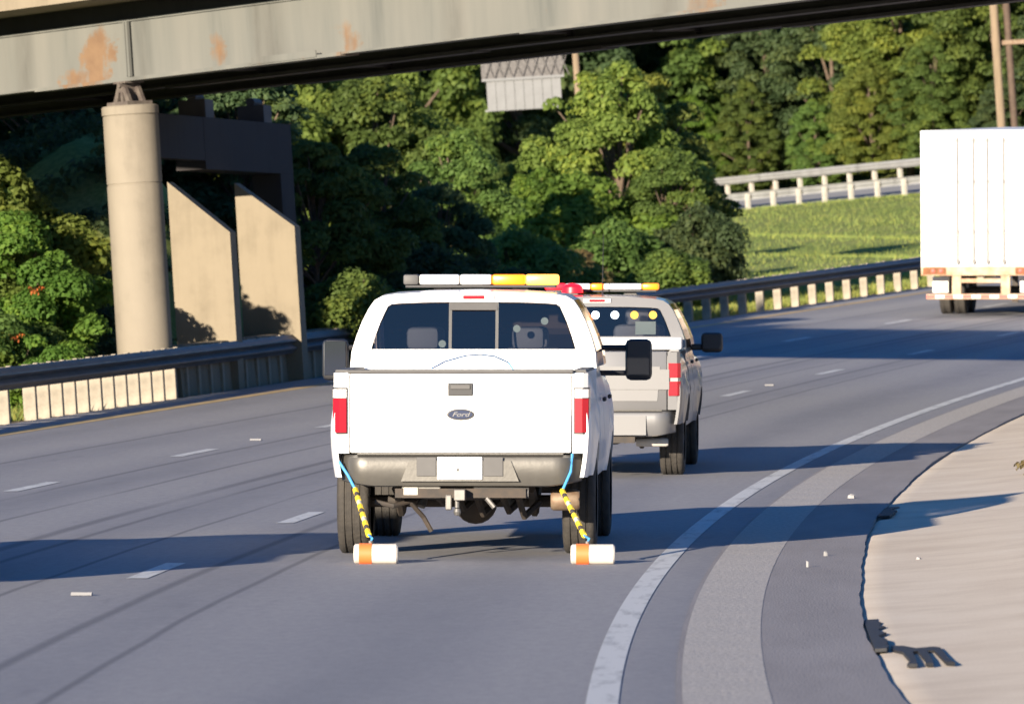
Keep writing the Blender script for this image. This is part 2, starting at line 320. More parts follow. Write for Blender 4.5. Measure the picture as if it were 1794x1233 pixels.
def np_mesh(name, V, F, mat, attr=None):      # quads or tris from numpy
    me = bpy.data.meshes.new(name); k = F.shape[1]
    me.vertices.add(len(V)); me.vertices.foreach_set('co', V.astype(np.float32).ravel())
    me.loops.add(F.size); me.loops.foreach_set('vertex_index', F.astype(np.int32).ravel())
    me.polygons.add(len(F)); me.polygons.foreach_set('loop_start', np.arange(0, F.size, k, dtype=np.int32)); me.polygons.foreach_set('loop_total', np.full(len(F), k, dtype=np.int32))
    me.update(calc_edges=True)
    if attr is not None:
        a = me.attributes.new('tint', 'FLOAT', 'FACE'); a.data.foreach_set('value', attr.astype(np.float32))
    me.materials.append(MAT[mat] if isinstance(mat, str) else mat); return me

# ------------------------------------------------------------------ ground, road, markings
def ramp_coord(x, y):               # distance beyond the near edge of the upper ramp road, and along it
    dx, dy = x - 12.4, y - 300
    return dx * .864 + dy * .503, dx * .503 - dy * .864
def sstep(a, b, x):
    t = min(1, max(0, (x - a) / (b - a))); return t * t * (3 - 2 * t)
def ground_h(x, y, so_=None):
    s, o = so_ or so(x, y)
    if o < -1.45: return zc(s, -1.45) - 0.012 + .03 * (-1.45 - max(o, -40)) * sstep(-1.45, -3.0, o) + (0.05 * math.sin(x * .9 + y * .31) + .03 * math.sin(x * 2.1 - y * .8)) * .6 * sstep(-2.2, -5, o)
    if o < 12.2: return zc(s, o) - 0.08
    z = zc(s, 12.2) - 0.06
    w = 1 - sstep(132, 158, s)                                   # bank beneath the bridge end
    db = (x + 5.44) * .75 + (y - 116.5) * .66; z1 = z + 1.35 * sstep(12.9, 15.6, o) * sstep(-2, 4.5, db) + (5.5 * sstep(12.9, 22, o) + 2.5 * sstep(24, 60, o)) * sstep(2, 12, db) * .15 + 4.7 * sstep(13.2, 17, o) * sstep(4.5, 11, db) * (1 - sstep(126, 138, s))
    z2 = z + 0.03 * min(o - 12.2, 34) + 3.5 * sstep(60, 120, o)
    z = z1 * w + z2 * (1 - w)
    d, t = ramp_coord(x, y)
    k = sstep(-16, -1, d) * sstep(200, 230, y)
    z = z * (1 - k) + (7.27 + max(0, min(d, 8.6)) * .125 - .04 + 14 * sstep(11, 85, d)) * k
    return z + .10 * math.sin(x * .7 + y * .23) * sstep(13.5, 18, o) * (1 - k)
oo = list(np.arange(-300, -20, 28)) + list(np.arange(-20, -3.2, 1.2)) + list(np.arange(-3.0, -1.3, .15)) + list(np.arange(-1, 12.3, 2.2)) + list(np.arange(12.25, 30, .9)) + list(np.arange(30, 64, 2.)) + list(np.arange(64, 420, 18))
ss = list(np.arange(-120, 30, 15)) + list(np.arange(30, 360, 1.6)) + list(np.arange(360, 700, 20))
g = MB(); rows = []; UVG = {}
for s in ss:
    row = []
    for o in oo:
        jit = 0
        p = P(s, o + jit); p.z = ground_h(p.x, p.y, (s, o)); row.append(p)
    rows.append(row)
g.grid(rows); tag(g.build('ground', 'ground', smooth=True, uv=lambda c: so(c.x, c.y)[::-1]), kind='structure')
for p in bpy.data.objects['ground'].data.polygons: p.use_smooth = True

def strip(name, mat, o0, o1, s0, s1, h=0.0, step=1.5, no=2, wig=None, thick=0.0, zf=None):
    m = MB(); n = max(1, int((s1 - s0) / step)); rows = []
    for i in range(n + 1):
        s = s0 + (s1 - s0) * i / n; row = []
        for k in range(no):
            o = o0 + (o1 - o0) * k / (no - 1)
            if wig and k == 0: o += wig(s)
            row.append(P(s, o, h + (zf(s, o) if zf else 0)))
        if thick: row = [row[0] + Vector((0, 0, -thick))] + row
        rows.append(row)
    m.grid(rows)
    return m.build(name, mat, uv=lambda c: so(c.x, c.y)[::-1])
tag(strip('road', 'asphalt', -.95, 11.75, -60, 420, 0, no=8), kind='structure')
tag(strip('shoulder_pavement', 'shoulder', -1.47, -.36, -60, 420, .004, no=4, step=.4, thick=.09, wig=lambda s: .014 * math.sin(s * .31) + .006 * math.sin(s * 1.1 + 2) + .004 * math.sin(s * 3.7)), kind='structure')
tag(strip('rumble_strip', 'rumble', -.83, -.39, 20, 240, .0060, step=.075, no=5, zf=lambda s, o: .0012 * math.sin(s * 2 * math.pi / .3) + .0008 * math.sin(o * 61 + s * 17)), kind='structure')
tag(strip('edge_line', 'white_paint', -.075, .085, 10, 420, .004, step=1.0), kind='structure')
tag(strip('median_line', 'yellow_paint', 10.80, 11.02, 10, 420, .004, step=1.0), kind='structure')
LW, PER = 3.66, 12.19
def dash(o, s):
    ob = strip('lane_dash', 'white_paint', o - .075, o + .075, s, s + 3.0, .004, step=1.0); tag(ob, kind='structure')
for k in range(0, 20): dash(LW, 53.97 + (k * PER) / (1 + LW / RAD))
for k in range(-4, 18): dash(2 * LW, 74.93 + (k * PER) / (1 + 2 * LW / RAD))
stud_me = None
def stud(s, o, label):
    global stud_me
    if stud_me is None:
        b = MB().prism([(-.05, 0), (.05, 0), (.025, .02), (-.025, .02)], 'x', -.07, .07); stud_me = b.build('road_stud', 'litter').data
        bpy.data.objects.remove(bpy.data.objects['road_stud'])
    tag(link('road_stud', stud_me, None, road_matrix(s, o) @ Matrix.Translation((0, 0, .003))), label, 'road stud', 'reflective studs on the lane lines')
stud(51.0, 3.75, 'white raised road stud in the shade gap nearest the camera, lower left')
stud(93.5, 2 * LW, 'white raised road stud on the far lane line, left of the white truck')
stud(120.3, LW, 'white raised road stud on the lane line right of the silver truck')

def scrap(s, o, r, label, h=.0):
    m = MB(); n = 7; a0 = random.random() * 6
    top = [(r * (.6 + .5 * random.random()) * math.cos(a0 + k * 2 * math.pi / n), r * (.6 + .5 * random.random()) * math.sin(a0 + k * 2 * math.pi / n), .012 + .03 * random.random()) for k in range(n)]
    bot = [(x * 1.05, y * 1.05, -.008) for x, y, z in top]
    m.add(top + bot + [(0, 0, .04)], [(k, (k + 1) % n, 2 * n) for k in range(n)] + [(n + k, n + (k + 1) % n, (k + 1) % n, k) for k in range(n)])
    mw = road_matrix(s, o) @ Matrix.Translation((0, 0, h))
    tag(m.build('litter_scrap', 'litter', mw=mw), label, 'litter', 'litter scraps beside the road')
scrap(73.2, -1.07, .04, 'white scrap of litter on the dark shoulder beyond the long truck shadow', .008)
scrap(58.6, -1.19, .02, 'small white scrap on the dark shoulder just in front of the truck shadow', .008)
scrap(56.3, -1.08, .012, 'tiny pale crumb on the dark shoulder closest to the rumble strip', .008)
scrap(57.5, -1.9, .03, 'pale scrap lying on the sand close to the pavement edge', .0)
scrap(50.5, -2.55, .022, 'small white scrap far out on the sand at the right', .04)
scrap(101, -2.1, .04, 'white scrap on the sand beyond the silver truck shadow', .03)
scrap(84.5, -3.2, .06, 'brownish clod on the sand between the two truck shadows', .10)

# torn tar at the pavement edge
def tar_piece(s, o, pts, label, rot=0.0):
    m = MB(); m.prism(pts, 'z', 0, .02); p = P(s, o); z = max(ground_h(p.x, p.y), zc(s, -1.45) - .01) - .004
    tag(m.build('tar_piece', 'tar', mw=Matrix.Translation((p.x, p.y, z)) @ Matrix.Rotation(-heading(s), 4, 'Z') @ Matrix.Rotation(rot, 4, 'Z')), label, 'tar')
comb = [(-.03, 1.1), (-.03, .5), (.015, .15), (.03, -1.1), (.0, -1.5), (.055, -1.55), (.065, -.9), (.07, .1), (.10, .15), (.112, -1.0), (.10, -1.5), (.14, -1.6), (.15, -.9), (.152, .1), (.19, .12), (.205, -.9), (.21, -1.5), (.255, -1.65), (.24, -1.1), (.235, .45), (.2, .62), (.1, .55), (.04, 1.0)]
tar_piece(42.5, -1.6, comb[::-1], 'black comb shaped spill of tar with three prongs on the sand')
def ragged(n, L, w, seed):
    r = random.Random(seed); a = [(r.uniform(.25, 1) * w, -L / 2 + L * k / n) for k in range(n + 1)]
    return [(-.03, -L / 2)] + a + [(-.03, L / 2)]
tar_piece(45.2, -1.5, ragged(14, 4.6, .085, 3), 'ragged black tar crumbs along the pavement edge beside the comb shaped spill')
tar_piece(69.3, -1.5, ragged(9, 3.4, .11, 5), 'black tar crumbs at the pavement edge inside the truck shadow')

# ------------------------------------------------------------------ bridge
BU = Vector((.66, -.75, 0)).normalized(); BN = Vector((.75, .66, 0)).normalized()     # along / away from the camera
B0 = Vector((-5.44, 116.5, 6.43))
def bmat(p): return Matrix(((BU.x, BN.x, 0, p.x), (BU.y, BN.y, 0, p.y), (0, 0, 1, p.z), (0, 0, 0, 1)))
bridge = empty('bridge', bmat(B0) @ Matrix.Rotation(-.0055, 4, 'Y'), 'steel girder road bridge with rusty grey fascia crossing over the highway', 'bridge')
X0, X1 = -34, 46
guv = lambda c: (c.x, c.z)
for k, yy in enumerate((0, 2.6, 5.2)):
    m = MB(); m.box(((X0 + X1) / 2, yy, .46), (X1 - X0, .02, .86)); gd = m.build('girder', 'girder' if k == 0 else 'dark_steel', bridge, uv=guv)
    m = MB()
    for (a, b, w, t) in ((X0, -2.2, .34, .03), (-2.2, 5.2, .36, .055), (5.2, 9.2, .34, .03), (9.2, X1, .36, .05)): m.box(((a + b) / 2, yy, .015 if t < .04 else .005), (b - a - .004, w, t))
    m.build('bottom_flange', 'girder' if k == 0 else 'dark_steel', gd, uv=guv)
    MB().box(((X0 + X1) / 2, yy, .91), (X1 - X0, .10 if k == 0 else .32, .035)).build('top_flange', 'girder' if k == 0 else 'dark_steel', gd, uv=guv)
    m0 = None
    for xs in ([0.06] + [0.06 + 7.2 * i for i in (-4, -3, -2, -1, 1, 2, 3, 4, 5, 6) if k]):
        if m0 is None: m0 = MB().box((0, -.075, .47), (.025 , .13, .83)).build('stiffener', 'girder' if k == 0 else 'dark_steel', gd, uv=guv); m0.location = (xs, yy, 0)
        else: q = m0.copy(); COL.objects.link(q); q.location = (xs, yy, 0)
MB().box((0.06, -.09, .47), (.10, .05, .85)).build('bearing_stiffener', 'girder', bridge, uv=guv)
m = MB()                            # splice plate over the bottom flange
m.box((3.9, -.19, .05), (1.5, .02, .1)); m.build('splice_plate', 'girder', bridge, uv=guv)
MB().box(((X0 + X1) / 2, 2.63, 1.06), (X1 - X0, 5.3, .26)).build('deck_haunch', 'shade_tone', bridge)  # haunch coloured near-black for the shade beneath the deck overhang
MB().box(((X0 + X1) / 2, 2.6, 1.32), (X1 - X0, 7.8, .26), .0).build('deck_slab', 'deck', bridge)
for yy, nm in ((-1.2, 1), (6.4, -1)):
    m = MB(); m.prism([(yy - .2 * nm * 0, 1.452), (yy + .38 * nm, 1.452), (yy + .25 * nm, 1.75), (yy + .2 * nm, 2.25), (yy + .02 * nm, 2.25)], 'x', X0, X1); m.build('parapet', 'deck', bridge)
for xs in [0.06 + 7.2 * i for i in range(-4, 7)]:
    for ya in (0, 2.6):
        m = MB()
        m.tube([(xs, ya + .02, .15), (xs, ya + 2.58, .75)], .035, 6); m.tube([(xs, ya + .02, .75), (xs, ya + 2.58, .15)], .035, 6); m.tube([(xs, ya + .02, .12), (xs, ya + 2.58, .12)], .035, 6)
        m.build('cross_frame', 'dark_steel', bridge)

# pier: round nose column, beams in a shade colour, two slabs sloped along a shade edge
def column_at(p, z0, z1, label):
    c = empty('bridge_column', Vector((p[0], p[1], z0)), label, 'bridge column')
    h = z1 - z0; m = MB(); r = .425
    m.lathe([(0, 0), (0, r), (h - 1.22, r), (h - 1.215, r - .012), (h - 1.195, r - .012), (h - 1.19, r), (h - .16, r), (h - .155, r - .01), (h - .145, r - .01), (h - .14, r + .012), (h - .02, r + .012), (h, r - .01), (h, 0)], 'z', seg=48)
    m.build('shaft', 'column', c, smooth=True)
    b = MB().box((0, 0, h + .03), (.5, .5, .06), .005).build('bearing_plate', 'bearing', c)
    m = MB()
    for sx in (-.13, .13): m.prism([(-.2 + sx * .3, h + .06), (-.08 + sx * .3, h + .30), (.08 + sx * .3, h + .30), (.2 + sx * .3, h + .06)], 'y', sx - .02, sx + .02) if False else m.prism([(-.2, h + .06), (-.09, h + .29), (.09, h + .29), (.2, h + .06), (.11, h + .06), (.05, h + .20), (-.05, h + .20), (-.11, h + .06)], 'y', sx - .03, sx + .03)
    m.box((0, 0, h + .175), (.05, .3, .22)); m.tube([(-.0, -.2, h + .31), (0, .2, h + .31)], .04, 10); m.box((0, 0, h + .355), (.3, .36, .03))
    m.build('bearing', 'bearing', c); c.rotation_euler = (0, 0, math.atan2(BU.y, BU.x)); return c
CZ = ground_h(-5.49, 116.5) - .3
column_at((-5.49, 116.5), CZ, 6.04, 'tall round beige concrete bridge column behind the dark guardrail')
# far support beyond the road, outside the picture
column_at((11.6, 97.2), ground_h(11.6, 97.2) - .3, 6.02, 'round concrete bridge column on the sandy inside of the curve')

WD = Vector((.19, .982, 0)).normalized(); WN = Vector((WD.y, -WD.x, 0))            # along the row / towards the road
pier = empty('bridge_pier', Matrix(((WN.x, WD.x, 0, -5.17), (WN.y, WD.y, 0, 121.0), (0, 0, 1, 0), (0, 0, 0, 1))), 'shade-toned concrete cap beam on two sunlit slabs with tops sloped along a shade edge behind the round column', 'bridge pier')
zg = CZ
MB().prism([(-.5, 2.7), (0, 2.7), (0, 9.2), (-.5, 9.2)], 'z', 5.2, 6.05).build('cap_beam', 'shade_tone', pier); MB().prism([(-.22, -1.6), (-.003, -1.6), (-.003, 2.697), (-.22, 2.697)], 'z', 5.34, 6.047).build('tie_beam', 'shade_tone', pier)  # both beams carry painted-in shade, one dark band back from the column
MB().prism([(-.5, 8.2), (.0, 8.2), (0, 9.196), (-.5, 9.196)], 'z', zg, 5.198).build('end_leg', 'shade_tone', pier)
for yy, z1, z2, w in ((0.0, 4.86, 4.10, .95), (4.75, 4.90, 4.22, .95)):
    MB().prism([(-.02, zg), (w, zg), (w, z2), (.003, z1 + .08), (-.02, z1 + .1)], 'y', yy, yy + .42).build('slab', 'pier', pier)  # sloping top builds the diagonal shade edge into the slab's shape
kb = empty('barrier_wall', Matrix.Identity(4), 'low dark concrete barrier behind the guardrail in front of the pier slabs', 'barrier')
m = MB(); m.grid([[P(s_, 12.36, -.1), P(s_, 12.36, .74), P(s_, 12.14, .74), P(s_, 12.10, -.1), P(s_, 12.36, -.1)] for s_ in np.linspace(115.3, 131, 12)])
for s_ in (115.3, 131): m.add([P(s_, 12.36, -.1), P(s_, 12.36, .74), P(s_, 12.14, .74), P(s_, 12.10, -.1)], [(0, 1, 2, 3)])
m.build('barrier', 'pier', kb)
for yy in (3.3, 7.6):
    m = MB(); m.box((-.25, yy, 6.2), (.45, .6, .3)); m.tube([(-.25, yy - .3, 6.4), (-.25, yy + .3, 6.4)], .08, 8); m.build('bearing', 'dark_steel', pier)
# abutment in the shade on the left, at the top of the bank
ab = empty('abutment', bmat(Vector((-15.5, 134.0, 3.0)) + BN * 0), 'dark shaded concrete abutment under the left end of the bridge', 'abutment')
MB().box((-.5, 2.6, 1.6), (1.0, 12, 3.4)).build('front_wall', 'pier', ab)

# ------------------------------------------------------------------ guardrails
WB = [(0, .0), (.012, .03), (.075, .075), (.08, .10), (.02, .14), (.0, .156), (.02, .172), (.08, .212), (.075, .237), (.012, .282), (0, .312)]
def w_beam(path, nrm, up, parent, mat, side=1):      # path of points at the lower edge; bulge towards nrm
    m = MB(); rows = []
    for p, n, u in zip(path, nrm, up): rows.append([p + n * (d * side) + u * h for d, h in WB])
    m.grid(rows)
    rows2 = [[p + n * ((d - .006) * side) + u * h for d, h in WB] for p, n, u in zip(path, nrm, up)]; m.grid(rows2)
    for a, b in ((0, 0), (-1, -1)): m.grid([[r[a] for r in rows], [r[b] for r in rows2]])
    return m.build('beam', mat, parent, smooth=True)
GO = 12.0
gr = empty('guardrail', Matrix.Identity(4), 'long dark w-beam guardrail with wooden posts along the outer edge of the highway', 'guardrail')
for a in np.arange(60, 205, 7.62):
    sl = np.linspace(a, a + 7.80, 9)
    path = [P(s, GO + (.006 if s > a + 7.7 else 0), .42) for s in sl]; nr = [(P(s, GO - 1) - P(s, GO)).normalized() for s in sl]; u = [Vector((0, 0, 1))] * 9
    w_beam(path, nr, u, gr, 'rail')
pm = None; posts = []
s = 104.2
posts += [s - 1.905 * k for k in range(1, 22)] + [s + .9525 * k for k in range(0, 26)]
posts += [posts[-1] + 1.905 * k for k in range(1, 42)]
for s in sorted(posts):
    mw = road_matrix(s, GO + .16); p = P(s, GO + .16)
    R_ = Matrix.Rotation(-heading(s), 4, 'Z'); mw = Matrix.Translation(p) @ R_
    if pm is None:
        pm = MB().box((0, 0, .30), (.18, .135, .84), .012).build('post', 'post', gr); pm.matrix_world = mw; bk = MB().box((.115, 0, .575), (.07, .15, .32), .01).build('block', 'post', pm)
    else:
        q = pm.copy(); COL.objects.link(q); q.matrix_world = mw; q2 = bk.copy(); COL.objects.link(q2); q2.parent = q; q2.matrix_parent_inverse = bk.matrix_parent_inverse.copy()

# upper ramp road with its own two rails
RU = Vector((.503, -.864, 0)); RN = Vector((.864, .503, 0)); R0 = Vector((12.4, 300, 7.32))
def RP(t, d, h=0): return R0 + RU * t + RN * d + Vector((0, 0, d * .125 + h))
m = MB(); m.grid([[RP(t, d, .03) for d in (.3, 2.5, 5, 8)] for t in np.arange(-40, 26, 3)])
tag(m.build('ramp_road', M('ramp_asphalt', (.30, .30, .31), .85, var=.25, vscale=.4)), kind='structure')
for d, lab, side in ((0.0, 'pale guardrail with white posts nearest the grass slope along the upper ramp', 1), (8.3, 'pale guardrail on the far side of the upper ramp below the woods', -1)):
    r = empty('ramp_guardrail', Matrix.Identity(4), lab, 'guardrail', 'guardrails along the upper ramp')
    for a in np.arange(-40, 24, 7.62):
        ts = np.linspace(a, a + 7.7, 3); w_beam([RP(t, d, .40) for t in ts], [RN] * 3, [Vector((0, 0, 1))] * 3, r, 'far_rail', side)
    pm2 = None
    for t in np.arange(-39, 25, 1.905):
        if pm2 is None: pm2 = MB().box((0, 0, .27), (.15, .18, .80), .01).build('post', 'far_post', r); pm2.matrix_world = Matrix.Translation(RP(t, d - .14 * side, 0)) @ Matrix.Rotation(math.atan2(RN.y, RN.x), 4, 'Z')
        else: q = pm2.copy(); COL.objects.link(q); q.location = RP(t, d - .14 * side, 0)

# ------------------------------------------------------------------ pickups
def make_pickup(D, mw, label, cat='pickup truck', group=None):
    root = empty(D['name'], mw, label, cat, group); body = D['paint']; L = D['len']
    ax1, ax2, tr, rw = D['ax1'], D['ax2'], D['track'] / 2, D['rw']; zb, zt = D['zb'], D['zt']; hw = D['hw']; cy = D['cab_y']
    def prof(z, y=1.0):
        t = (z - zb) / (zt - zb)
        return hw * (.955 + .062 * math.sin(min(1, max(0, t * .85 + .12)) * math.pi) - .032 * max(0, t - .55) / .45)
    def zlow(y, lo):
        z = lo
        for a in (ax1, ax2):
            r = rw + .085; d = abs(y - a)
            if d < r: z = max(z, rw + .02 + math.sqrt(r * r - d * d) * .93)
        return z
    def side(y0, y1, top, lo, sx, th=.03, name='bed_side', n=34, z_in=None):
        ys = sorted(set([y0 + (y1 - y0) * i / n for i in range(n + 1)] + [y for a in (ax1, ax2) for y in (a - rw - .086, a + rw + .086) if y0 < y < y1]))
        out, inn = [], []
        for y in ys:
            b = zlow(y, lo); tp = top(y) if callable(top) else top; ro, ri = [], []
            for k in range(11):
                z = b + (tp - b) * k / 10; x = prof(z)
                for a in (ax1, ax2):
                    dd = math.hypot(y - a, z - rw); fl = max(0, 1 - abs(dd - rw - .1) / .14); x += D['flare'] * fl
                if y < .12: x -= (.12 - y) ** 2 * 3.2
                if k == 10: x -= .02
                ro.append((sx * x, y, z)); ri.append((sx * (x - th), y, z))
            out.append(ro); inn.append(ri)
        m = MB(); m.grid(out); m.grid(inn); m.grid([[r[-1] for r in out], [r[-1] for r in inn]]); m.grid([[r[0] for r in out], [r[0] for r in inn]]); m.grid([out[0], inn[0]]); m.grid([out[-1], inn[-1]])
        return m.build(name, body, root, smooth=True)
    for sx in (-1, 1):
        side(.03, cy - .03, zt, D['zside'], sx, name='bed_side')
        MB().prism([(sx * (hw - .13), zt - .0), (sx * (hw - .022), zt - .0), (sx * (hw - .03), zt + .02), (sx * (hw - .12), zt + .02)], 'y', .05, cy - .05).build('bed_rail', 'grey' if D['rail_grey'] else body, root)
        m = MB(); m.box((sx * (hw - .13), cy / 2 + .05, (zt + .86) / 2), (.02, cy - .15, zt - .88)); m.build('bed_liner', body, root)
        # rear corner post beside the tailgate
        m = MB(); w = D['tg']
        pr = [(sx * (w + .008), .025), (sx * (hw - .045), .03), (sx * (hw - .012), .07), (sx * (hw - .02), .2), (sx * (w + .008), .2)]
        m.prism(pr, 'z', D['bump_top'] + .012, zt - .004); m.build('corner_post', body, root)
        # front half
        side(cy + .02, cy + D['cab_len'], D['belt'], D['zside'] - .06, sx, name='cab_side', n=24)
        side(cy + D['cab_len'] + .012, L - .1, lambda y: D['hood'] - .05 * ((y - cy - D['cab_len']) / (L - cy - D['cab_len'])) ** 2, D['zside'] - .02, sx, name='front_wing', n=24)
        for k, (a, b) in enumerate(((cy + .18, cy + 1.15), (cy + 1.2, cy + D['cab_len'] - .12))):
            m = MB(); zz = [D['zside'] + .06, .9, 1.1, D['belt'] - .03]; m.grid([[(sx * (prof(z) + .006), y, z) for z in zz] for y in np.linspace(a, b, 6)]); m.grid([[(sx * (prof(z) - .01), y, z) for z in zz] for y in np.linspace(a, b, 6)])
            m.grid([[(sx * (prof(z) + .006), a, z) for z in zz], [(sx * (prof(z) - .01), a, z) for z in zz]]); m.grid([[(sx * (prof(z) + .006), b, z) for z in zz], [(sx * (prof(z) - .01), b, z) for z in zz]])
            d = m.build('door', body, root, smooth=True); MB().box((sx * (prof(1.15) + .03), b - .2 if k else b - .2, 1.17), (.03, .2, .035), .01).build('handle', 'black', d)
    # tailgate
    w = D['tg']; z0, z1 = D['tg0'], D['tg1']
    m = MB(); m.box((0, .055, (z0 + z1) / 2), (2 * w, .085, z1 - z0), .014); tg = m.build('tailgate', body, root, smooth=True)
    m = MB(); m.prism([(-w + .10, z0 + .10), (w - .10, z0 + .10), (w - .07, z1 - .16), (-w + .07, z1 - .16)], 'y', .004, .02); m.build('tailgate_panel', body, tg)
    if D['style'] == 'a':
        m = MB(); m.box((0, .06, z1 + .012), (2 * w + .04, .14, .03), .01); m.build('tailgate_cap', 'grey', tg)
    else:
        m = MB(); m.prism([(-.86, z1 - .40), (.86, z1 - .40), (.86, z1 - .19), (-.86, z1 - .19)], 'y', -.008, .006); m.build('tailgate_insert', body, tg)
    h = MB().box((0, .004, z1 - .125), (.19, .016, .10), .006).build('handle', 'black', tg); MB().box((0, -.008, z1 - .118), (.13, .016, .055), .006).build('handle_paddle', 'grey', h) if False else None
    m = MB().box((0, -.009, z1 - .105), (.15, .012, .035), .004).build('handle_paddle', 'grey', tg)
    # oval badge with pale rim and script
    bz = z1 - .315; m = MB(); n = 32
    def oval(rx, rz, y): return [(rx * math.cos(2 * math.pi * k / n), y, bz + rz * math.sin(2 * math.pi * k / n)) for k in range(n)]
    m.grid([oval(.105, .043, .008), oval(.105, .043, -.006), oval(.094, .034, -.010)], True); bd = m.build('badge', 'chrome', tg, smooth=True)
    MB().add(oval(.095, .035, -.0085), [tuple(range(n))]).build('badge_face', 'badge', tg)
    tx = bpy.data.curves.new('badge_script', 'FONT'); tx.body = 'Ford'; tx.size = .062; tx.shear = .35; tx.align_x = 'CENTER'; tx.align_y = 'CENTER'; tx.extrude = .001; tx.materials.append(MAT['rod_grey'])
    tmp = bpy.data.objects.new('badge_script', tx); COL.objects.link(tmp); tme = bpy.data.meshes.new_from_object(tmp.evaluated_get(bpy.context.evaluated_depsgraph_get())); bpy.data.objects.remove(tmp); bpy.data.curves.remove(tx); to = link('badge_script', tme); to.parent = tg; to.location = (0, -.0105, bz); to.rotation_euler = (math.pi / 2, 0, 0); to.scale = (1.1, .8, 1)
    # tail lights
    for sx in (-1, 1):
        a, b = D['tl']; x0, x1 = w + .018, hw - .005
        if D['style'] == 'a':
            hs = MB().prism([(sx * x0, .02), (sx * (x1 - .045), .013), (sx * (x1), .055), (sx * (x1 + .004), .16), (sx * x0, .16)], 'z', a, b).build('taillight', 'black', root)
            for nm, mt, za, zb_ in (('red_lens', 'red', a + .012, b - .085), ('clear_lens', 'clear', b - .078, b - .012)):
                MB().prism([(sx * (x0 + .01), .006), (sx * (x1 - .05), .002), (sx * (x1 - .003), .042), (sx * (x1 + .008), .15), (sx * (x0 + .01), .15)], 'z', za, zb_).build(nm, mt, hs)
        else:
            hs = MB().prism([(sx * x0, .02), (sx * (x1 - .03), .014), (sx * x1, .05), (sx * x1, .14), (sx * x0, .14)], 'z', a, b).build('taillight', body, root)
            for za, zb_ in ((a + .0, a + .15), (a + .19, b)):
                MB().prism([(sx * (x0 + .0), .006), (sx * (x1 - .035), .002), (sx * (x1 - .002), .04), (sx * (x1 + .006), .13), (sx * (x0 + .0), .13)], 'z', za, zb_).build('red_lens', 'red', hs)
    # rear bumper, wrapped round the corners
    bt, bb = D['bump_top'], D['bump_bot']; bh = bt - bb
    sec = [(.14, bt), (-.02, bt), (-.075, bt - .02), (-.09, bt - .06), (-.075, bb + .07), (-.045, bb + .01), (.03, bb)]
    rows = []
    for x in np.linspace(-1, 1, 41):
        ax = abs(x); cx_ = hw * .955 * (x if ax < .9 else math.copysign(.9 + (ax - .9) * .78, x)); back = 0 if ax < .8 else ((ax - .8) / .2) ** 2.2 * .26
        shrink = 0 if ax < .72 else (ax - .72) / .28 * .04
        rows.append([(cx_, y + back, z + (shrink if z < bt - bh * .5 else 0)) for y, z in sec])
    m = MB(); m.grid(rows); bp = m.build('rear_bumper', D['bumper'], root, smooth=True)
    MB().box((0, .02, bt + .006), (2 * hw * .80, .13, .012), .003).build('step_pad', 'chrome', bp)
    pz = D['plate_z']
    if D['style'] == 'a':
        MB().prism([(-.45, bb + .045), (-.39, bt - .045), (.39, bt - .045), (.45, bb + .045)], 'y', -.102, -.07).build('centre_panel', 'chrome', bp)
        for sx in (-1, 1): MB().box((sx * .255, -.104, pz + .012), (.15, .014, .145), .004).build('step_insert', 'grey', bp)
        pl = MB().box((0, -.112, pz), (.345, .02, .175), .008).build('number_plate', 'plate', bp); MB().box((-.015, -.1235, pz - .012), (.022, .003, .022), .001).build('plate_mark', 'grey', pl)
    else:
        MB().prism([(-.62, bb + .02), (-.62, bt - .05), (.62, bt - .05), (.62, bb + .02)], 'y', -.104, -.07).build('centre_panel', D['bumper'], bp)
        MB().box((0, -.108, pz), (.33, .016, .165), .006).build('number_plate', 'plate', bp)
    # bed floor and front wall
    MB().box((0, cy / 2 + .05, .84), (2 * hw - .3, cy - .1, .05)).build('bed_floor', 'interior', root)
    MB().box((0, cy - .08, (zt + .84) / 2), (2 * hw - .2, .05, zt - .86), .01).build('bed_headboard', body, root)
    # cab back with framed window, roof, screens
    O = D['outline']; Wd = D['window']; rz = D['rear_slant']
    yb = lambda z: cy + max(0, (z - D['belt'])) * rz
    full = lambda half: [(-x, z) for x, z in half] + [(x, z) for x, z in half[::-1][1:]]
    Of, Wf = full(O), full(Wd)
    m = MB(); m.grid([[(x, yb(z), z) for x, z in Of], [(x, yb(z) - .004, z) for x, z in Wf], [(x * .995, yb(z) + .02, z) for x, z in Wf]])
    zwb = Wd[0][1]; zob = O[0][1]
    m.add([(-O[0][0], cy, zob), (-Wd[0][0], yb(zwb) - .004, zwb), (Wd[0][0], yb(zwb) - .004, zwb), (O[0][0], cy, zob), (Wd[0][0] * .995, yb(zwb) + .02, zwb), (-Wd[0][0] * .995, yb(zwb) + .02, zwb)], [(0, 1, 2, 3), (1, 5, 4, 2)])
    m.add([(-O[0][0], cy, zob), (O[0][0], cy, zob), (O[0][0], cy + .0, D['zside']), (-O[0][0], cy, D['zside'])], [(0, 1, 2, 3)])
    yf = cy + D['roof_len']; ye = cy + D['cab_len']
    ro = []
    for k, y in enumerate(np.linspace(0, 1, 7)):
        row = []
        for x, z in Of:
            ya = yb(z); f = (z - D['belt']) / (O[-1][1] - D['belt']); yz = ye + (yf - ye) * max(0, f) ** .9
            bulge = .018 * math.sin(math.pi * y); dz = .02 * math.sin(math.pi * min(1, y * 1.1)) * max(0, f - .8) * 5
            row.append((x * (1 + bulge), ya + (yz - ya) * y, z + dz))
        ro.append(row)
    nO = len(Of); iw = [k for k in range(nO) if Of[k][1] >= D['roof_z0']]
    m.grid([[r[k] for k in iw] for r in ro])                      # roof
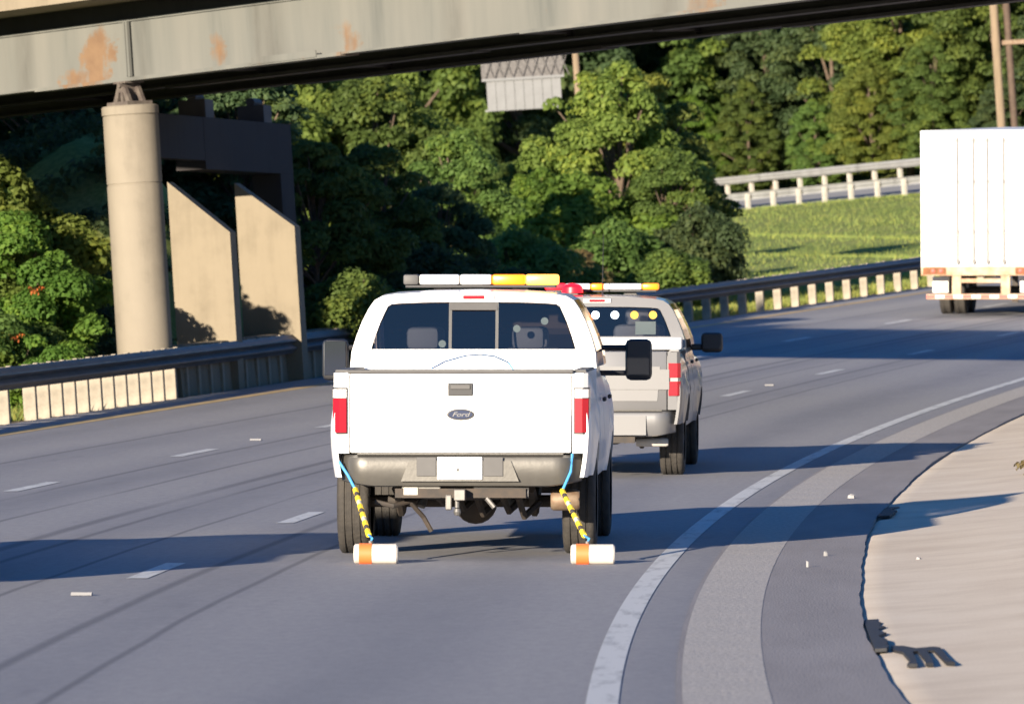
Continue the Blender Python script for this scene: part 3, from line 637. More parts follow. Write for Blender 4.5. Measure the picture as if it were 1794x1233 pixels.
    for ks in (range(0, iw[0] + 1), range(iw[-1], nO)):           # pillars: rear, middle, front
        for a, b in ((0, 1), (3, 3), (6, 6)):
            for t0, t1 in (((0, .09),), ((.49, .53),), ((.95, 1.0),))[(a > 0) + (a > 3)]:
                def at(k, t): i = min(5, int(t * 6)); u = t * 6 - i; return tuple(ro[i][k][c] * (1 - u) + ro[i + 1][k][c] * u for c in range(3))
                m.grid([[at(k, t0) for k in ks], [at(k, t1) for k in ks]])
    m.build('cab', body, root, smooth=True)
    MB().grid([[(x * .985, yb(z) + .014, z) for x, z in Wf], [(x * .985, yb(zwb) + .014, zwb) for x, z in Wf]]).build('rear_window', 'glass', root)
    if D['style'] == 'a':
        zt_ = Wd[-1][1]
        m = MB()
        for x in (-.185, .185): m.grid([[(x - .012, yb(zwb) + .002, zwb), (x + .012, yb(zwb) + .002, zwb)], [(x - .012, yb(zt_) + .002, zt_ - .004), (x + .012, yb(zt_) + .002, zt_ - .004)]])
        m.grid([[(-.19, yb(zt_ - .10) + .003, zt_ - .065), (.19, yb(zt_ - .10) + .003, zt_ - .065)], [(-.19, yb(zt_) + .002, zt_ - .003), (.19, yb(zt_) + .002, zt_ - .003)]])
        m.build('slider_frame', 'grey', root)
    # side glass and windscreen
    def at2(k, t): i = min(5, int(t * 6)); u = t * 6 - i; return Vector(ro[i][k][c] * (1 - u) + ro[i + 1][k][c] * u for c in range(3))
    for ks in (list(range(0, iw[0] + 1)), list(range(nO - 1, iw[-1] - 1, -1))):
        for t0, t1 in ((.09, .49), (.53, .95)): MB().grid([[at2(k, t0) * 1 for k in ks], [at2(k, t1) for k in ks]]).build('side_window', 'glass', root)
    MB().grid([[ro[6][k] for k in range(0, nO // 2 + 1)], [ro[6][nO - 1 - k] for k in range(0, nO // 2 + 1)]]).build('windscreen', 'glass', root)
    lz = O[-1][1] - .045
    br = MB().box((0, yb(lz) + .0, lz), (.33 if D['style'] == 'a' else .30, .05, .045), .008).build('brake_light', 'clear', root); MB().box((0, yb(lz) - .026, lz), (.17, .012, .028), .004).build('red_lens', 'red', br)
    # interior
    MB().box((0, cy + D['cab_len'] / 2, .78), (2 * hw - .2, D['cab_len'] - .1, .3)).build('cab_floor', 'interior', root)
    MB().box((0, ye - .1, 1.22), (2 * hw - .25, .5, .42), .08).build('dashboard', 'interior', root)
    for sx in (-1, 1):
        for yy in (cy + .45, cy + 1.35):
            m = MB(); m.box((sx * .42, yy, 1.25), (.52, .18, .66), .07); m.box((sx * .42, yy + .28, 1.0), (.52, .6, .18), .06); st = m.build('seat', 'seat', root, smooth=True)
            MB().box((sx * .42, yy - .01, 1.66), (.26, .10, .18), .045).build('headrest', 'seat', st, smooth=True)
    # bonnet and front
    hz = D['hood']; m = MB(); m.grid([[(x * (hw - .05), y, hz - .06 * ((y - ye) / (L - ye)) ** 2 + .05 * (1 - (x) ** 2)) for x in np.linspace(-1, 1, 9)] for y in np.linspace(ye - .02, L - .08, 8)]); m.build('bonnet', body, root, smooth=True)
    MB().box((0, L - .08, (hz + .72) / 2 - .02), (1.15, .1, hz - .78), .03).build('grille', 'chrome', root)
    MB().box((0, L - .02, .58), (2 * hw - .1, .22, .28), .05).build('front_bumper', D['bumper'], root)
    for sx in (-1, 1): MB().box((sx * .74, L - .09, hz - .25), (.36, .1, .3), .05).build('headlight', 'clear', root)
    # wheels
    def wheel(x, y, sx):
        wh = MB().lathe([(-.125, rw * .62), (-.13, rw * .80), (-.122, rw * .93), (-.105, rw * .985), (-.085, rw), (-.07, rw), (-.066, rw - .012), (-.054, rw - .012), (-.05, rw), (-.012, rw), (-.008, rw - .012), (.008, rw - .012), (.012, rw), (.05, rw), (.054, rw - .012), (.066, rw - .012), (.07, rw), (.085, rw), (.105, rw * .985), (.122, rw * .93), (.13, rw * .80), (.125, rw * .62)], 'x', (0, 0, 0), 48).build('wheel', 'tyre', root, smooth=True)
        wh.location = (x, y, rw - .006)
        MB().lathe([(sx * .06, 0), (sx * .075, .05), (sx * .03, .12), (sx * .05, rw * .52), (sx * .11, rw * .60), (sx * .11, rw * .63), (-sx * .1, rw * .63), (-sx * .1, rw * .5), (sx * -.02, rw * .45), (sx * -.02, 0)], 'x', (0, 0, 0), 32).build('rim', 'rim', wh, smooth=True)
    for sx in (-1, 1):
        wheel(sx * tr, ax1, sx); wheel(sx * tr, ax2, sx)
        MB().grid([[(sx * (hw - .32), ax + (rw + .10) * math.cos(a), rw + (rw + .10) * math.sin(a) * .96), (sx * (hw - .012), ax + (rw + .10) * math.cos(a), rw + (rw + .10) * math.sin(a) * .96)] for ax in (ax1,) for a in np.linspace(.3, math.pi - .75, 13)]).build('wheel_liner', 'black', root)
        MB().grid([[(sx * (hw - .32), ax2 + (rw + .10) * math.cos(a), rw + (rw + .10) * math.sin(a) * .96), (sx * (hw - .012), ax2 + (rw + .10) * math.cos(a), rw + (rw + .10) * math.sin(a) * .96)] for a in np.linspace(.3, math.pi - .75, 13)]).build('wheel_liner', 'black', root)
    # chassis
    fz = D['fz']
    for sx in (-1, 1):
        MB().box((sx * .47, L / 2 - .1, fz + .06), (.07, L - .5, .14)).build('frame_rail', 'frame', root)
        MB().tube([(sx * .52, ax1 - .75, fz - .04), (sx * .52, ax1 - .4, rw + .06), (sx * .52, ax1, rw - .09), (sx * .52, ax1 + .45, rw + .04), (sx * .52, ax1 + .8, fz)], .035, 6).build('leaf_spring', 'frame', root)
        MB().tube([(sx * .36, ax1 - .16, rw - .04), (sx * .27, ax1 - .05, fz + .05)], .034, 8).build('shock_absorber', 'steel', root)
    a_ = MB().tube([(-tr + .1, ax1, rw), (tr - .1, ax1, rw)], .05, 10).build('rear_axle', 'frame', root)
    MB().lathe([(-.2, .0), (-.17, .08), (-.08, .155), (0, .17), (.08, .155), (.17, .08), (.2, 0)], 'y', (.06, ax1 - .02, rw - .01), 20).build('differential', 'frame', a_, smooth=True)
    MB().tube([(-tr + .1, ax2, rw), (tr - .1, ax2, rw)], .05, 8).build('front_axle', 'frame', root)
    MB().lathe([(-.11, .22), (-.12, .3), (-.09, .37), (0, .385), (.09, .37), (.12, .3), (.11, .22)], 'z', (0, .50, fz + .0), 32).build('spare_tyre', 'tyre', root, smooth=True)
    hb = MB().box((0, .02, fz - .06), (1.0, .07, .07)).build('hitch_bar', 'frame', root); m = MB(); m.box((0, -.05, fz - .07), (.085, .22, .085), .006); m.build('hitch_receiver', 'steel', hb)
    m = MB(); m.tube([(-.02, -.08, fz - .1), (-.02, -.09, fz - .17)], .018, 8); m.lathe([(-.03, 0), (-.025, .022), (0, .03), (.025, .022), (.03, 0)], 'z', (-.02, -.09, fz - .20), 12); m.build('tow_hook', 'steel', hb)
    if D['style'] == 'a':
        m = MB(); m.box((-.30, .03, fz - .055), (.30, .06, .09), .01); m.build('bumper_bracket', 'steel', hb); m = MB(); m.box((-.38, -.008, fz - .045), (.11, .02, .06), .005); m.build('bracket_plate', 'strap_white', hb)
        m = MB(); m.tube([(.10, .05, fz - .05), (.52, .05, fz - .06)], .042, 10); m.build('cross_tube', 'grey', hb)
        m = MB(); m.tube([(-.66, .12, fz - .13), (-.52, .10, fz - .16), (-.40, .2, fz - .13), (-.30, .3, fz - .25), (-.24, .33, fz - .36)], .02, 8); m.build('brake_line', 'frame', root)
        m = MB(); m.tube([(.20, .0, fz - .10), (.26, -.02, fz - .17)], .02, 8); m.build('trailer_socket', 'steel', root); MB().box((-.09, .0, fz - .13), (.05, .05, .12), .01).build('trailer_plug', 'steel', root)
        m = MB(); m.lathe([(-.11, 0), (-.11, .07), (-.09, .082), (.09, .082), (.11, .07), (.11, .055), (.0, .05)], 'x', (.79, .32, fz - .12), 16); m.build('tailpipe', 'rusty', root, smooth=True)
        m = MB()
        for x, z in ((-.05, -.2), (.1, -.24), (.3, -.22), (-.2, -.16), (.42, -.26)): m.tube([(x, .5, fz - .1), (x + .04, .7, fz + z), (x + .15, .9, fz + z + .1)], .028, 6)
        m.build('underbody_pipes', 'frame', root)
    else:
        MB().lathe([(-.17, 0), (-.17, .035), (-.15, .045), (.15, .045), (.17, .035), (.17, 0)], 'x', (.66, .45, .36), 16).build('muffler', 'foam', root, smooth=True)
    # mirrors
    for sx in (-1, 1):
        my = ye - .28; mz = D['mir_z']; mx = D['mir_x']; mh, mw_ = D['mir_h'], D['mir_w']
        mi = MB().box((sx * mx, my, mz), (mw_, .10, mh), .045).build('mirror', 'black', root, smooth=True)
        MB().box((sx * mx, my - .049, mz + .012), (mw_ - .045, .006, mh - .06), .002).build('mirror_glass', 'mirror' if sx < 0 else 'black', mi)
        m = MB()
        if D['style'] == 'a':
            for zz in (.10, -.11): m = MB().tube([(sx * .93, my + .04, mz + zz + .0), (sx * (mx - mw_ / 2 + .03), my + .01, mz + zz)], .022, 8); m.build('mirror_arm', 'black', mi)
        else: m.box((sx * ((.93 + mx - mw_ / 2) / 2), my + .02, mz - .05), (mx - mw_ / 2 - .90, .06, .07), .02); m.build('mirror_arm', 'black', mi)
    return root, O[-1][1], cy

A_ = dict(name='pickup_truck', style='a', paint='white', len=6.25, ax1=1.24, ax2=5.2, track=1.75, rw=.405, zb=.60, zt=1.42, hw=.985, cab_y=2.12, flare=.028, zside=.62, rail_grey=True, tg=.845, tg0=.805, tg1=1.415,
          tl=(.95, 1.305), bump_top=.792, bump_bot=.548, bumper='chrome', plate_z=.692, belt=1.46, cab_len=2.75, roof_len=1.75, rear_slant=.26, hood=1.36, roof_z0=1.965, fz=.56, mir_z=1.47, mir_x=1.25, mir_h=.34, mir_w=.22,
          outline=[(.975, 1.44), (.965, 1.56), (.93, 1.68), (.885, 1.80), (.835, 1.90), (.79, 1.965), (.73, 1.998), (.62, 2.015), (.35, 2.028), (0, 2.034)],
          window=[(.812, 1.578), (.806, 1.60), (.778, 1.69), (.742, 1.79), (.706, 1.87), (.685, 1.915), (.655, 1.935), (.56, 1.943), (.35, 1.95), (0, 1.953)])
B_ = dict(A_, name='pickup_truck', style='b', paint='silver', len=5.9, ax1=1.20, ax2=4.87, track=1.70, rw=.395, zb=.55, zt=1.32, hw=.985, cab_y=1.98, zside=.56, tg=.835, tg0=.705, tg1=1.325, tl=(.86, 1.20), bump_top=.70, bump_bot=.43, bumper='silver', plate_z=.60,
          belt=1.36, cab_len=2.6, hood=1.22, roof_z0=1.80, fz=.46, mir_z=1.36, mir_x=1.16, mir_h=.22, mir_w=.24, rail_grey=False,
          outline=[(.955, 1.33), (.945, 1.42), (.91, 1.53), (.86, 1.65), (.815, 1.74), (.77, 1.80), (.71, 1.84), (.60, 1.862), (.35, 1.878), (0, 1.884)],
          window=[(.80, 1.455), (.795, 1.47), (.77, 1.54), (.735, 1.63), (.70, 1.70), (.68, 1.74), (.65, 1.757), (.56, 1.765), (.35, 1.772), (0, 1.775)])

def place(s_axle, o_axle, head, ax1):
    mw = road_matrix(s_axle, o_axle, head); return mw @ Matrix.Translation((0, -ax1, 0))
T1 = place(59.25, 1.60, math.radians(2.35), 1.24)
t1, zr, cy = make_pickup(A_, T1, 'white pickup truck with amber light bar, nearest the camera, trailing two foam rollers')
T2 = place(80.9, 1.98, math.radians(3.5), 1.20)
t2, zr2, cy2 = make_pickup(B_, T2, 'silver pickup truck with red and amber roof lights driving ahead of the white pickup')

def light_bar(parent, x, y, z, segs, h=.085, d=.28):      # segs: (x0, x1, material, core)
    a, b = segs[0][0], segs[-1][1]
    lb = MB().box(((a + b) / 2 + x, y, z + .012), (b - a - .04, d - .02, .024), .006).build('light_bar', 'black', parent)
    for sx in (.25, .75):
        m = MB(); m.prism([(-.09, -.075), (.09, -.075), (.06, .0), (-.06, .0)], 'y', y - .05, y + .05); q = m.build('bracket', 'grey', lb); q.location = (x + a + (b - a) * sx, 0, z)
    for (p, q, mt) in segs:
        MB().box((x + (p + q) / 2, y, z + .024 + h / 2), (q - p - .006, d, h), .018).build('lens', mt, lb, smooth=True)
    return lb
light_bar(t1, 0.0, cy + 1.45, 2.062, [(-.63, -.50, 'grey'), (-.50, -.17, 'clear'), (-.17, .09, 'trailer'), (.09, .36, 'amber_on'), (.36, .63, 'amber_core')])
lb2 = light_bar(t2, 0.0, cy2 + 1.2, 1.925, [(-.62, -.40, 'red_on'), (-.40, -.12, 'clear'), (-.12, .02, 'amber_on'), (.02, .44, 'clear'), (.44, .62, 'amber_on')], .07)
MB().lathe([(0, 0), (0, .115), (.06, .11), (.09, .08), (.105, 0)], 'z', (-.30, cy2 + .75, 1.92), 20).build('red_beacon', 'red_on', t2, smooth=True)
MB().tube([(.02, cy2 + .9, 1.88), (.02, cy2 + .9, 1.95), (.03, cy2 + .9, 2.55)], [.02, .006, .003], 6).build('antenna', 'black', t2)
for x, mt in ((-.02, 'white_on'), (.19, 'white_on'), (.40, 'amber_dot'), (.60, 'amber_dot')):
    MB().lathe([(0, 0), (0, .044), (.03, .04), (.04, 0)], 'y', (x, cy2 + .14, 1.685), 16).build('warning_light', mt, t2)
MB().box((.52, cy2 + .155, 1.545), (.22, .01, .14)).build('window_paper', 'paper', t2)
MB().box((-.12, cy2 + .14, 1.42), (1.7, .20, .015), .0).build('parcel_shelf', 'interior', t2)
# white tool box lid across the bed of the silver truck
MB().box((0, cy2 - .28, 1.385), (1.86, .36, .13), .015).build('tool_box', 'white', t2)
m = MB(); m.tube([(-.22, .02, 1.45), (-.14, .5, 1.50), (0, .9, 1.54), (.1, 1.2, 1.545), (.2, 1.4, 1.53), (.3, 1.6, 1.48), (.34, 1.62, 1.42)], .006, 6); m.build('bed_hose', 'blue', t1)
for (x, z) in ((.34, 1.74), (.56, 1.80), (-.25, 1.62)): MB().lathe([(0, 0), (0, .03), (.004, .03), (.004, 0)], 'y', (x, cy + .06 + (z - 1.46) * .26, z), 12).build('window_sticker', 'paper', t1)
# third escort pickup, in the lanes to the left of the picture (its shadow reaches in)
T3 = road_matrix(50.6, 6.55, math.radians(2.5))
t3 = copy_tree(t2, T3); tag(t3, 'silver pickup truck in the next lane, left of the white pickup and outside the frame')

# foam rollers dragged behind the rear wheels
def roller(x, y, hook, mid, label):
    r = empty('drag_roller', T1 @ Matrix.Translation((x, y, 0)), label, 'drag roller', 'foam rollers towed behind the white pickup')
    R = .075
    MB().lathe([(-.165, 0), (-.165, R - .012), (-.153, R), (.153, R), (.165, R - .012), (.165, 0)], 'x', (0, 0, R), 28).build('cylinder', 'foam', r, smooth=True)
    MB().lathe([(-.125, R + .002), (-.125, R + .004), (-.03, R + .004), (-.03, R + .002)], 'x', (0, 0, R), 28).build('orange_band', 'orange', r, smooth=True)
    hk = Vector(hook) - Vector((x, y, 0)); md = Vector(mid) - Vector((x, y, 0)); bot = Vector((-.04, .02, R * 2 + .01)); lo = bot + (md - bot) * .14
    b_ = MB().tube([hk, hk * .6 + md * .4 + Vector((.02, 0, -.02)), md], .011, 8).build('blue_cord', 'blue', r)
    n = 11
    for k in range(n):
        p, q = md + (lo - md) * (k / n), md + (lo - md) * ((k + 1) / n)
        MB().tube([p, q], .022 if k % 2 == 0 else .019, 8).build('strap_band', ('yellow', 'strap_dark', 'yellow', 'strap_white')[k % 4], r)
    MB().tube([lo, bot + Vector((.01, 0, .03)), bot], .009, 6).build('lower_cord', 'blue', r)
    MB().tube([bot + Vector((0, 0, -.02)), bot + Vector((0, 0, .012))], .018, 8).build('swivel', 'steel', r)
    return r
roller(-.585, -1.05, (-.93, .0, .74), (-.80, -.08, .53), 'white foam roller with orange band on the road behind the left rear tyre')
roller(1.045, -1.1, (.855, -.02, .80), (.78, -.08, .52), 'white foam roller with orange band on the road behind the right rear tyre')

# ------------------------------------------------------------------ semi trailer
TT = road_matrix(163.6, 6.02, heading(163.3) - .05)
st = empty('semi_trailer', TT, 'large white box trailer with rear doors and striped bumper bar on the right', 'trailer')
w, z0, z1, Lb = 1.295, 1.10, 4.03, 15.8
m = MB(); m.box((0, Lb / 2 + .06, (z0 + z1) / 2), (2 * w, Lb, z1 - z0), .02); m.build('box_body', 'trailer', st)
m = MB()
for sx in (-1, 1): m.box((sx * (w - .05), .03, (z0 + z1) / 2), (.10, .07, z1 - z0 - .004), .008)
m.box((0, .03, z1 - .06), (2 * w - .204, .068, .12), .008); m.build('door_frame', 'trailer', st)
MB().box((0, .02, (z0 + z1) / 2), (.014, .04, z1 - z0 - .27)).build('door_seal', 'grey', st)
for sx in (-1, 1):
    d = MB().box((sx * .598, .035, (z0 + z1) / 2 - .0), (1.185, .045, z1 - z0 - .26), .006).build('door', 'trailer', st)
    for x in (.30, .16 if sx < 0 else .62):
        xx = sx * (x if x != .30 else .10) if False else sx * {.30: .15, .16: .50, .62: .50}[x]
        rod = MB().tube([(xx, -.012, z0 + .05), (xx, -.012, z1 - .15)], .022, 8).build('lock_rod', 'rod_grey', d)
        for z in (z0 + .12, z0 + .75, z1 - 1.1, z1 - .22): MB().box((xx, -.006, z), (.07, .04, .07), .004).build('rod_bracket', 'rod_grey', rod)
        MB().box((xx + .1 * sx, -.03, z0 + .72), (.26, .02, .03), .004).build('door_handle', 'steel', rod)
    for z in np.linspace(z0 + .3, z1 - .35, 5): MB().box((sx * (w - .055), -.012, z), (.11, .03, .09), .006).build('hinge', 'trailer', d)
sill = MB().box((0, .05, z0 - .09), (2 * w, .16, .20), .01).build('rear_sill', 'trailer_frame', st)
for sx in (-1, 1):
    MB().box((sx * 1.0, -.036, z0 - .09), (.5, .02, .15), .006).build('rust_patch', 'rust', sill)
    for k in range(2): MB().lathe([(0, 0), (0, .045), (-.012, .042), (-.016, 0)], 'y', (sx * (.86 + .17 * k), -.046, z0 - .09), 14).build('tail_lamp', 'tape_red', sill)
    MB().box((sx * .53, .06, .72), (.20, .12, .52), .01).build('guard_post', 'trailer_frame', st)
    MB().box((sx * .95, .6, .70), (.34, .02, .34), .005).build('mud_flap', 'tape_white', st)
MB().box((0, .06, .80), (.86, .08, .09), .005).build('guard_brace', 'trailer_frame', st)
gb = MB().box((0, .0, .46), (2.36, .10, .115), .01).build('guard_bar', 'trailer_frame', st)
for k in range(12): MB().box((-1.08 + k * .196, -.053, .46), (.19, .006, .07)).build('reflective_tape', 'tape_red' if k % 2 == 0 else 'tape_white', gb)
MB().box((0, 8, .95), (.9, 15, .16)).build('chassis_beam', 'frame', st)
tw = None
for y in (3.2, 4.45):
    for x in (-1.12, -.80, .80, 1.12):
        if tw is None:
            tw = MB().lathe([(-.13, .28), (-.135, .40), (-.12, .49), (-.10, .515), (-.03, .515), (-.025, .5), (.025, .5), (.03, .515), (.10, .515), (.12, .49), (.135, .40), (.13, .28)], 'x', seg=36).build('wheel', 'tyre', st, smooth=True); tw.location = (x, y, .51)
            tr_ = MB().lathe([(-.12, .29), (-.04, .24), (-.02, 0), (.02, 0), (.04, .24), (.12, .29)], 'x', seg=24).build('rim', 'rim', tw, smooth=True)
        else: q = tw.copy(); COL.objects.link(q); q.location = (x, y, .51); q2 = tr_.copy(); COL.objects.link(q2); q2.parent = q
    MB().tube([(-1.0, y, .51), (1.0, y, .51)], .07, 10).build('axle', 'frame', st)
for sx in (-1, 1): MB().box((sx * .6, 11.8, .56), (.14, .14, 1.1)).build('landing_leg', 'frame', st)

# ------------------------------------------------------------------ vegetation
def leaves(cl, n, size, seed, up=.35, flat=.0):
    r = np.random.default_rng(seed); cl = np.array(cl, float)         # x y z radius
    w = cl[:, 3] ** 2; k = r.choice(len(cl), n, p=w / w.sum())
    d = r.normal(size=(n, 3)); d /= np.linalg.norm(d, axis=1)[:, None]; d[:, 2] = np.where(d[:, 2] < -.35, -d[:, 2], d[:, 2])
    rad = cl[k, 3] * (0.35 + .68 * r.random(n) ** .5)
    p = cl[k, :3] + d * rad[:, None] * np.array([1, 1, .82 - flat])
    nrm = d * .9 + r.normal(size=(n, 3)) * .42 + np.array([0, 0, up]); nrm /= np.linalg.norm(nrm, axis=1)[:, None]
    t = np.cross(nrm, r.normal(size=(n, 3))); t /= np.linalg.norm(t, axis=1)[:, None]; b = np.cross(nrm, t)
    sz = size * (.6 + .8 * r.random(n)); a = (sz * .5)[:, None]; c = (sz * .30)[:, None]
    V = np.stack([p - t * a, p + b * c - t * a * .1 + nrm * a * .12, p + t * a, p - b * c - t * a * .1 + nrm * a * .12], 1).reshape(-1, 3)
    clump_t = r.random(len(cl)); tint = np.clip(.5 + .55 * (clump_t[k] - .5) + .35 * (r.random(n) - .5), 0, 1)
    return V, np.arange(4 * n).reshape(n, 4), tint
def crown_clumps(h0, h1, rx, n, seed, cr=(.5, .95), shape=1.0):
    r = random.Random(seed); out = []
    lob = [(r.random() * 6.28, .75 + .35 * r.random()) for _ in range(6)]
    while len(out) < n:
        t = r.random(); prof = (math.sin(math.pi * min(1, .12 + .88 * t ** shape)) ** .65); a = r.random() * 6.283
        lobf = 1 + .18 * math.sin(3 * a + lob[0][0]) + .14 * math.sin(5 * a + 7 * t + lob[1][0]); rr = rx * prof * lobf * (.45 + .55 * r.random() ** .5)
        out.append((rr * math.cos(a), rr * math.sin(a), h0 + (h1 - h0) * t, r.uniform(*cr) * (.8 + .4 * prof)))
    return out
PROTO = {}
def tree_proto(key, h, rx, h0, nclump, nleaf, size, seed, cr, trunk_r=.16):
    cl = crown_clumps(h0, h - .5, rx, nclump, seed, cr); V, F, t = leaves(cl, nleaf, size, seed)
    m = MB(); r = random.Random(seed); top = (r.uniform(-.3, .3), r.uniform(-.3, .3), h * .8)
    m.tube([(0, 0, -.4), (r.uniform(-.1, .1), 0, h * .25), (top[0] * .6, top[1] * .6, h * .5), top], [trunk_r, trunk_r * .8, trunk_r * .55, trunk_r * .2], 8)
    for c in (cl[::3] if h < 10 else cl[::24]):
        z = max(.3, min(h * .7, c[2] * .55)); m.tube([(top[0] * z / h, top[1] * z / h, z), (c[0] * .5, c[1] * .5, (z + c[2]) / 2 + .1), (c[0], c[1], c[2])], [trunk_r * .45, trunk_r * .28, .015], 5, False)
    me = m.build('trunk', 'bark'); tm = me.data; bpy.data.objects.remove(me)
    PROTO[key] = (tm, V, F, t, {})
def tree(key, name, mat, x, y, sc, label, cat, group, z=None, sz=None, rot=None, dz=0):
    tm, V, F, t, cache = PROTO[key]
    if mat not in cache: cache[mat] = np_mesh('crown', V, F, mat, t)
    zz = ground_h(x, y) if z is None else z
    root = empty(name, Matrix.Translation((x, y, zz + dz)), label, cat, group); root.rotation_euler = (0, 0, random.random() * 6.28 if rot is None else rot); root.scale = (sc, sc, sc * (sz or 1))
    link('trunk', tm, root); link('crown', cache[mat], root); return root
tree_proto('big', 12, 3.9, 1.4, 270, 64000, .205, 11, (.36, .72), .22)
tree_proto('big2', 11, 3.6, .8, 250, 58000, .205, 12, (.34, .7), .2)
tree_proto('big3', 13, 3.3, 1.0, 260, 60000, .20, 13, (.34, .68), .2)
tree_proto('mid', 6, 1.9, .5, 130, 40000, .135, 21, (.26, .5), .1)
tree_proto('mid2', 6, 1.6, .3, 120, 36000, .135, 22, (.24, .46), .1)
tree_proto('bushy', 4.1, 1.75, .15, 110, 42000, .12, 41, (.25, .46), .06)
tree_proto('shrub', 2.4, 1.25, .1, 55, 15000, .115, 31, (.25, .45), .05)
tree_proto('shrub2', 2.0, 1.4, .05, 50, 14000, .105, 32, (.22, .4), .05)

# sunlit tree clump behind the guardrail, mid picture
GM = 'trees behind the guardrail in mid picture'
for (k, mat, x, y, sc, sz, lab, cat) in (
    ('mid', 'leaf_a', 2.9, 187, 1.02, 1.02, 'tall yellow-green sunlit tree right of the tan pole, centre of the clump', 'tree'),
    ('mid2', 'leaf_a', 3.7, 190, 1.05, .95, 'yellow-green sunlit tree behind the right shoulder of the central clump', 'tree'),
    ('mid2', 'leaf_b', 4.15, 184, .70, .92, 'lower mid-green bushy tree at the right end of the central clump', 'tree'),
    ('shrub', 'leaf_c', 4.75, 180.5, .9, 1.25, 'dark rounded bush against the grass slope, right end of the clump', 'bush'),
    ('mid', 'leaf_e', .9, 184, .62, 1.0, 'small bright green tree at the left edge of the central clump', 'tree'),
    ('shrub2', 'leaf_d', .75, 173.5, 1.0, 1.0, 'pale dry brownish bush behind the white truck light bar', 'bush'),
    ('shrub', 'leaf_b', 2.6, 178.5, 1.1, .95, 'green bush above the red light of the silver truck', 'bush'),
    ('shrub2', 'leaf_b', 3.75, 177.2, 1.0, .85, 'dark green bush just over the guardrail beside the silver truck roof', 'bush'),
    ('shrub', 'leaf_e', 1.9, 183, 1.5, 1.05, 'bright leafy bush filling the gap under the tall sunlit tree', 'bush')):
    tree(k, 'tree' if cat == 'tree' else 'bush', mat, x, y, sc, lab, cat, GM, sz=sz)
# trees behind the pier, half in the bridge's shadow
GL = 'trees behind the bridge pier'
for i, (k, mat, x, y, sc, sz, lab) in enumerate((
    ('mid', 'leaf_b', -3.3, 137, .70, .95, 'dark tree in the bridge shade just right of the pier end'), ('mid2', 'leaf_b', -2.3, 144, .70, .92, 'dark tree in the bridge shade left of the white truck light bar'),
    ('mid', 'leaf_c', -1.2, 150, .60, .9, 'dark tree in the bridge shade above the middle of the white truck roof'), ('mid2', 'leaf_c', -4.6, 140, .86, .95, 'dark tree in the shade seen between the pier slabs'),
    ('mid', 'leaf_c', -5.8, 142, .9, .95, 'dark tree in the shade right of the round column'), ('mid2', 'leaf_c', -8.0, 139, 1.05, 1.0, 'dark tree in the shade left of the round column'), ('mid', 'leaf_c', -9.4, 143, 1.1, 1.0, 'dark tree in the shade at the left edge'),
    ('mid', 'leaf_a', -6.2, 186, 1.25, 1.05, 'tall yellow-green tree top above the pier end'), ('mid2', 'leaf_a', -4.4, 190, 1.2, 1.05, 'tall yellow-green tree above the shaded trees, second from the pier'), ('mid', 'leaf_b', -2.9, 186, 1.05, 1.0, 'green tree above the shaded trees, third from the pier'),
    ('mid2', 'leaf_a', -3.8, 214, 1.3, 1.0, 'yellow-green tree just left of the sign'), ('mid', 'leaf_b', .5, 204, .70, .9, 'green tree right below the sign panel'), ('mid2', 'leaf_b', -.9, 176, .8, .95, 'half lit green tree between the shaded trees and the central clump'),
    )):
    tree(k, 'tree', mat, x, y, sc, lab, 'tree', GL, sz=sz)
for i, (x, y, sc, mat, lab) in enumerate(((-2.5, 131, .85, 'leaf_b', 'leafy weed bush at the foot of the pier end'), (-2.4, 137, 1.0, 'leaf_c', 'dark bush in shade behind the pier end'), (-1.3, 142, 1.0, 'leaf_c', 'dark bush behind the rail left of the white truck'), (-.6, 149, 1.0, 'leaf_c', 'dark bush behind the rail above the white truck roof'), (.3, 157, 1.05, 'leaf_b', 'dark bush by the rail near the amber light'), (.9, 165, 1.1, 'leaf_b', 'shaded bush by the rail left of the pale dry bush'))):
    tree(('shrub', 'shrub2')[i % 2], 'bush', mat, x, y, sc, lab, 'bush', 'bushes along the rail beyond the pier')
for x_, y_, l_ in ((-13.6, 115.5, 'tall tree on the left bank in front of the bridge, outside the frame'), (-17.0, 119.5, 'second tall tree on the left bank, further outside the frame')):
    tree('big2', 'tree', 'leaf_b', x_, y_, .78, l_, 'tree', 'trees on the left bank', dz=2.2)
wv = leaves([(random.uniform(-.25, .25), random.uniform(-.6, .6), random.uniform(.0, .08), .08) for _ in range(14)], 420, .05, 91)
pw = P(77.6, -2.85); tag(link('dry_weeds', np_mesh('dry_weeds', wv[0], wv[1], 'leaf_d', wv[2]), None, Matrix.Translation((pw.x, pw.y, ground_h(pw.x, pw.y)))), kind='stuff')
# sunlit shrubs on the bank left of the column
GS = 'shrubs on the bank left of the round column'
k = 0
for j, (d_, row, sc_) in enumerate(((115.2, 'front row', .75), (116.8, 'second row', .86), (118.4, 'third row', .80), (120.2, 'back row', 1.0))):
    for i in range(6):
        y_ = d_ + random.uniform(-.4, .4); x_ = -6.72 - (i + .35) * .62 * (1 + j * .05) - j * .26 - (.25 if j % 2 else 0) - (.3, .2, .18, .2)[j]; mat = ('leaf_e', 'leaf_b', 'leaf_e', 'leaf_a', 'leaf_b')[k % 5]; k += 1
        tree(('shrub', 'shrub2')[k % 2] if j < 2 else 'bushy', 'shrub', mat, x_, y_, sc_ * random.uniform(.9, 1.12), f'{dict(leaf_e="bright green", leaf_b="mid green", leaf_a="yellow-green")[mat]} shrub on the bank, {row}, {("first", "second", "third", "fourth", "fifth", "sixth")[i]} leftwards from the column', 'shrub', GS, dz=-.1 * j)
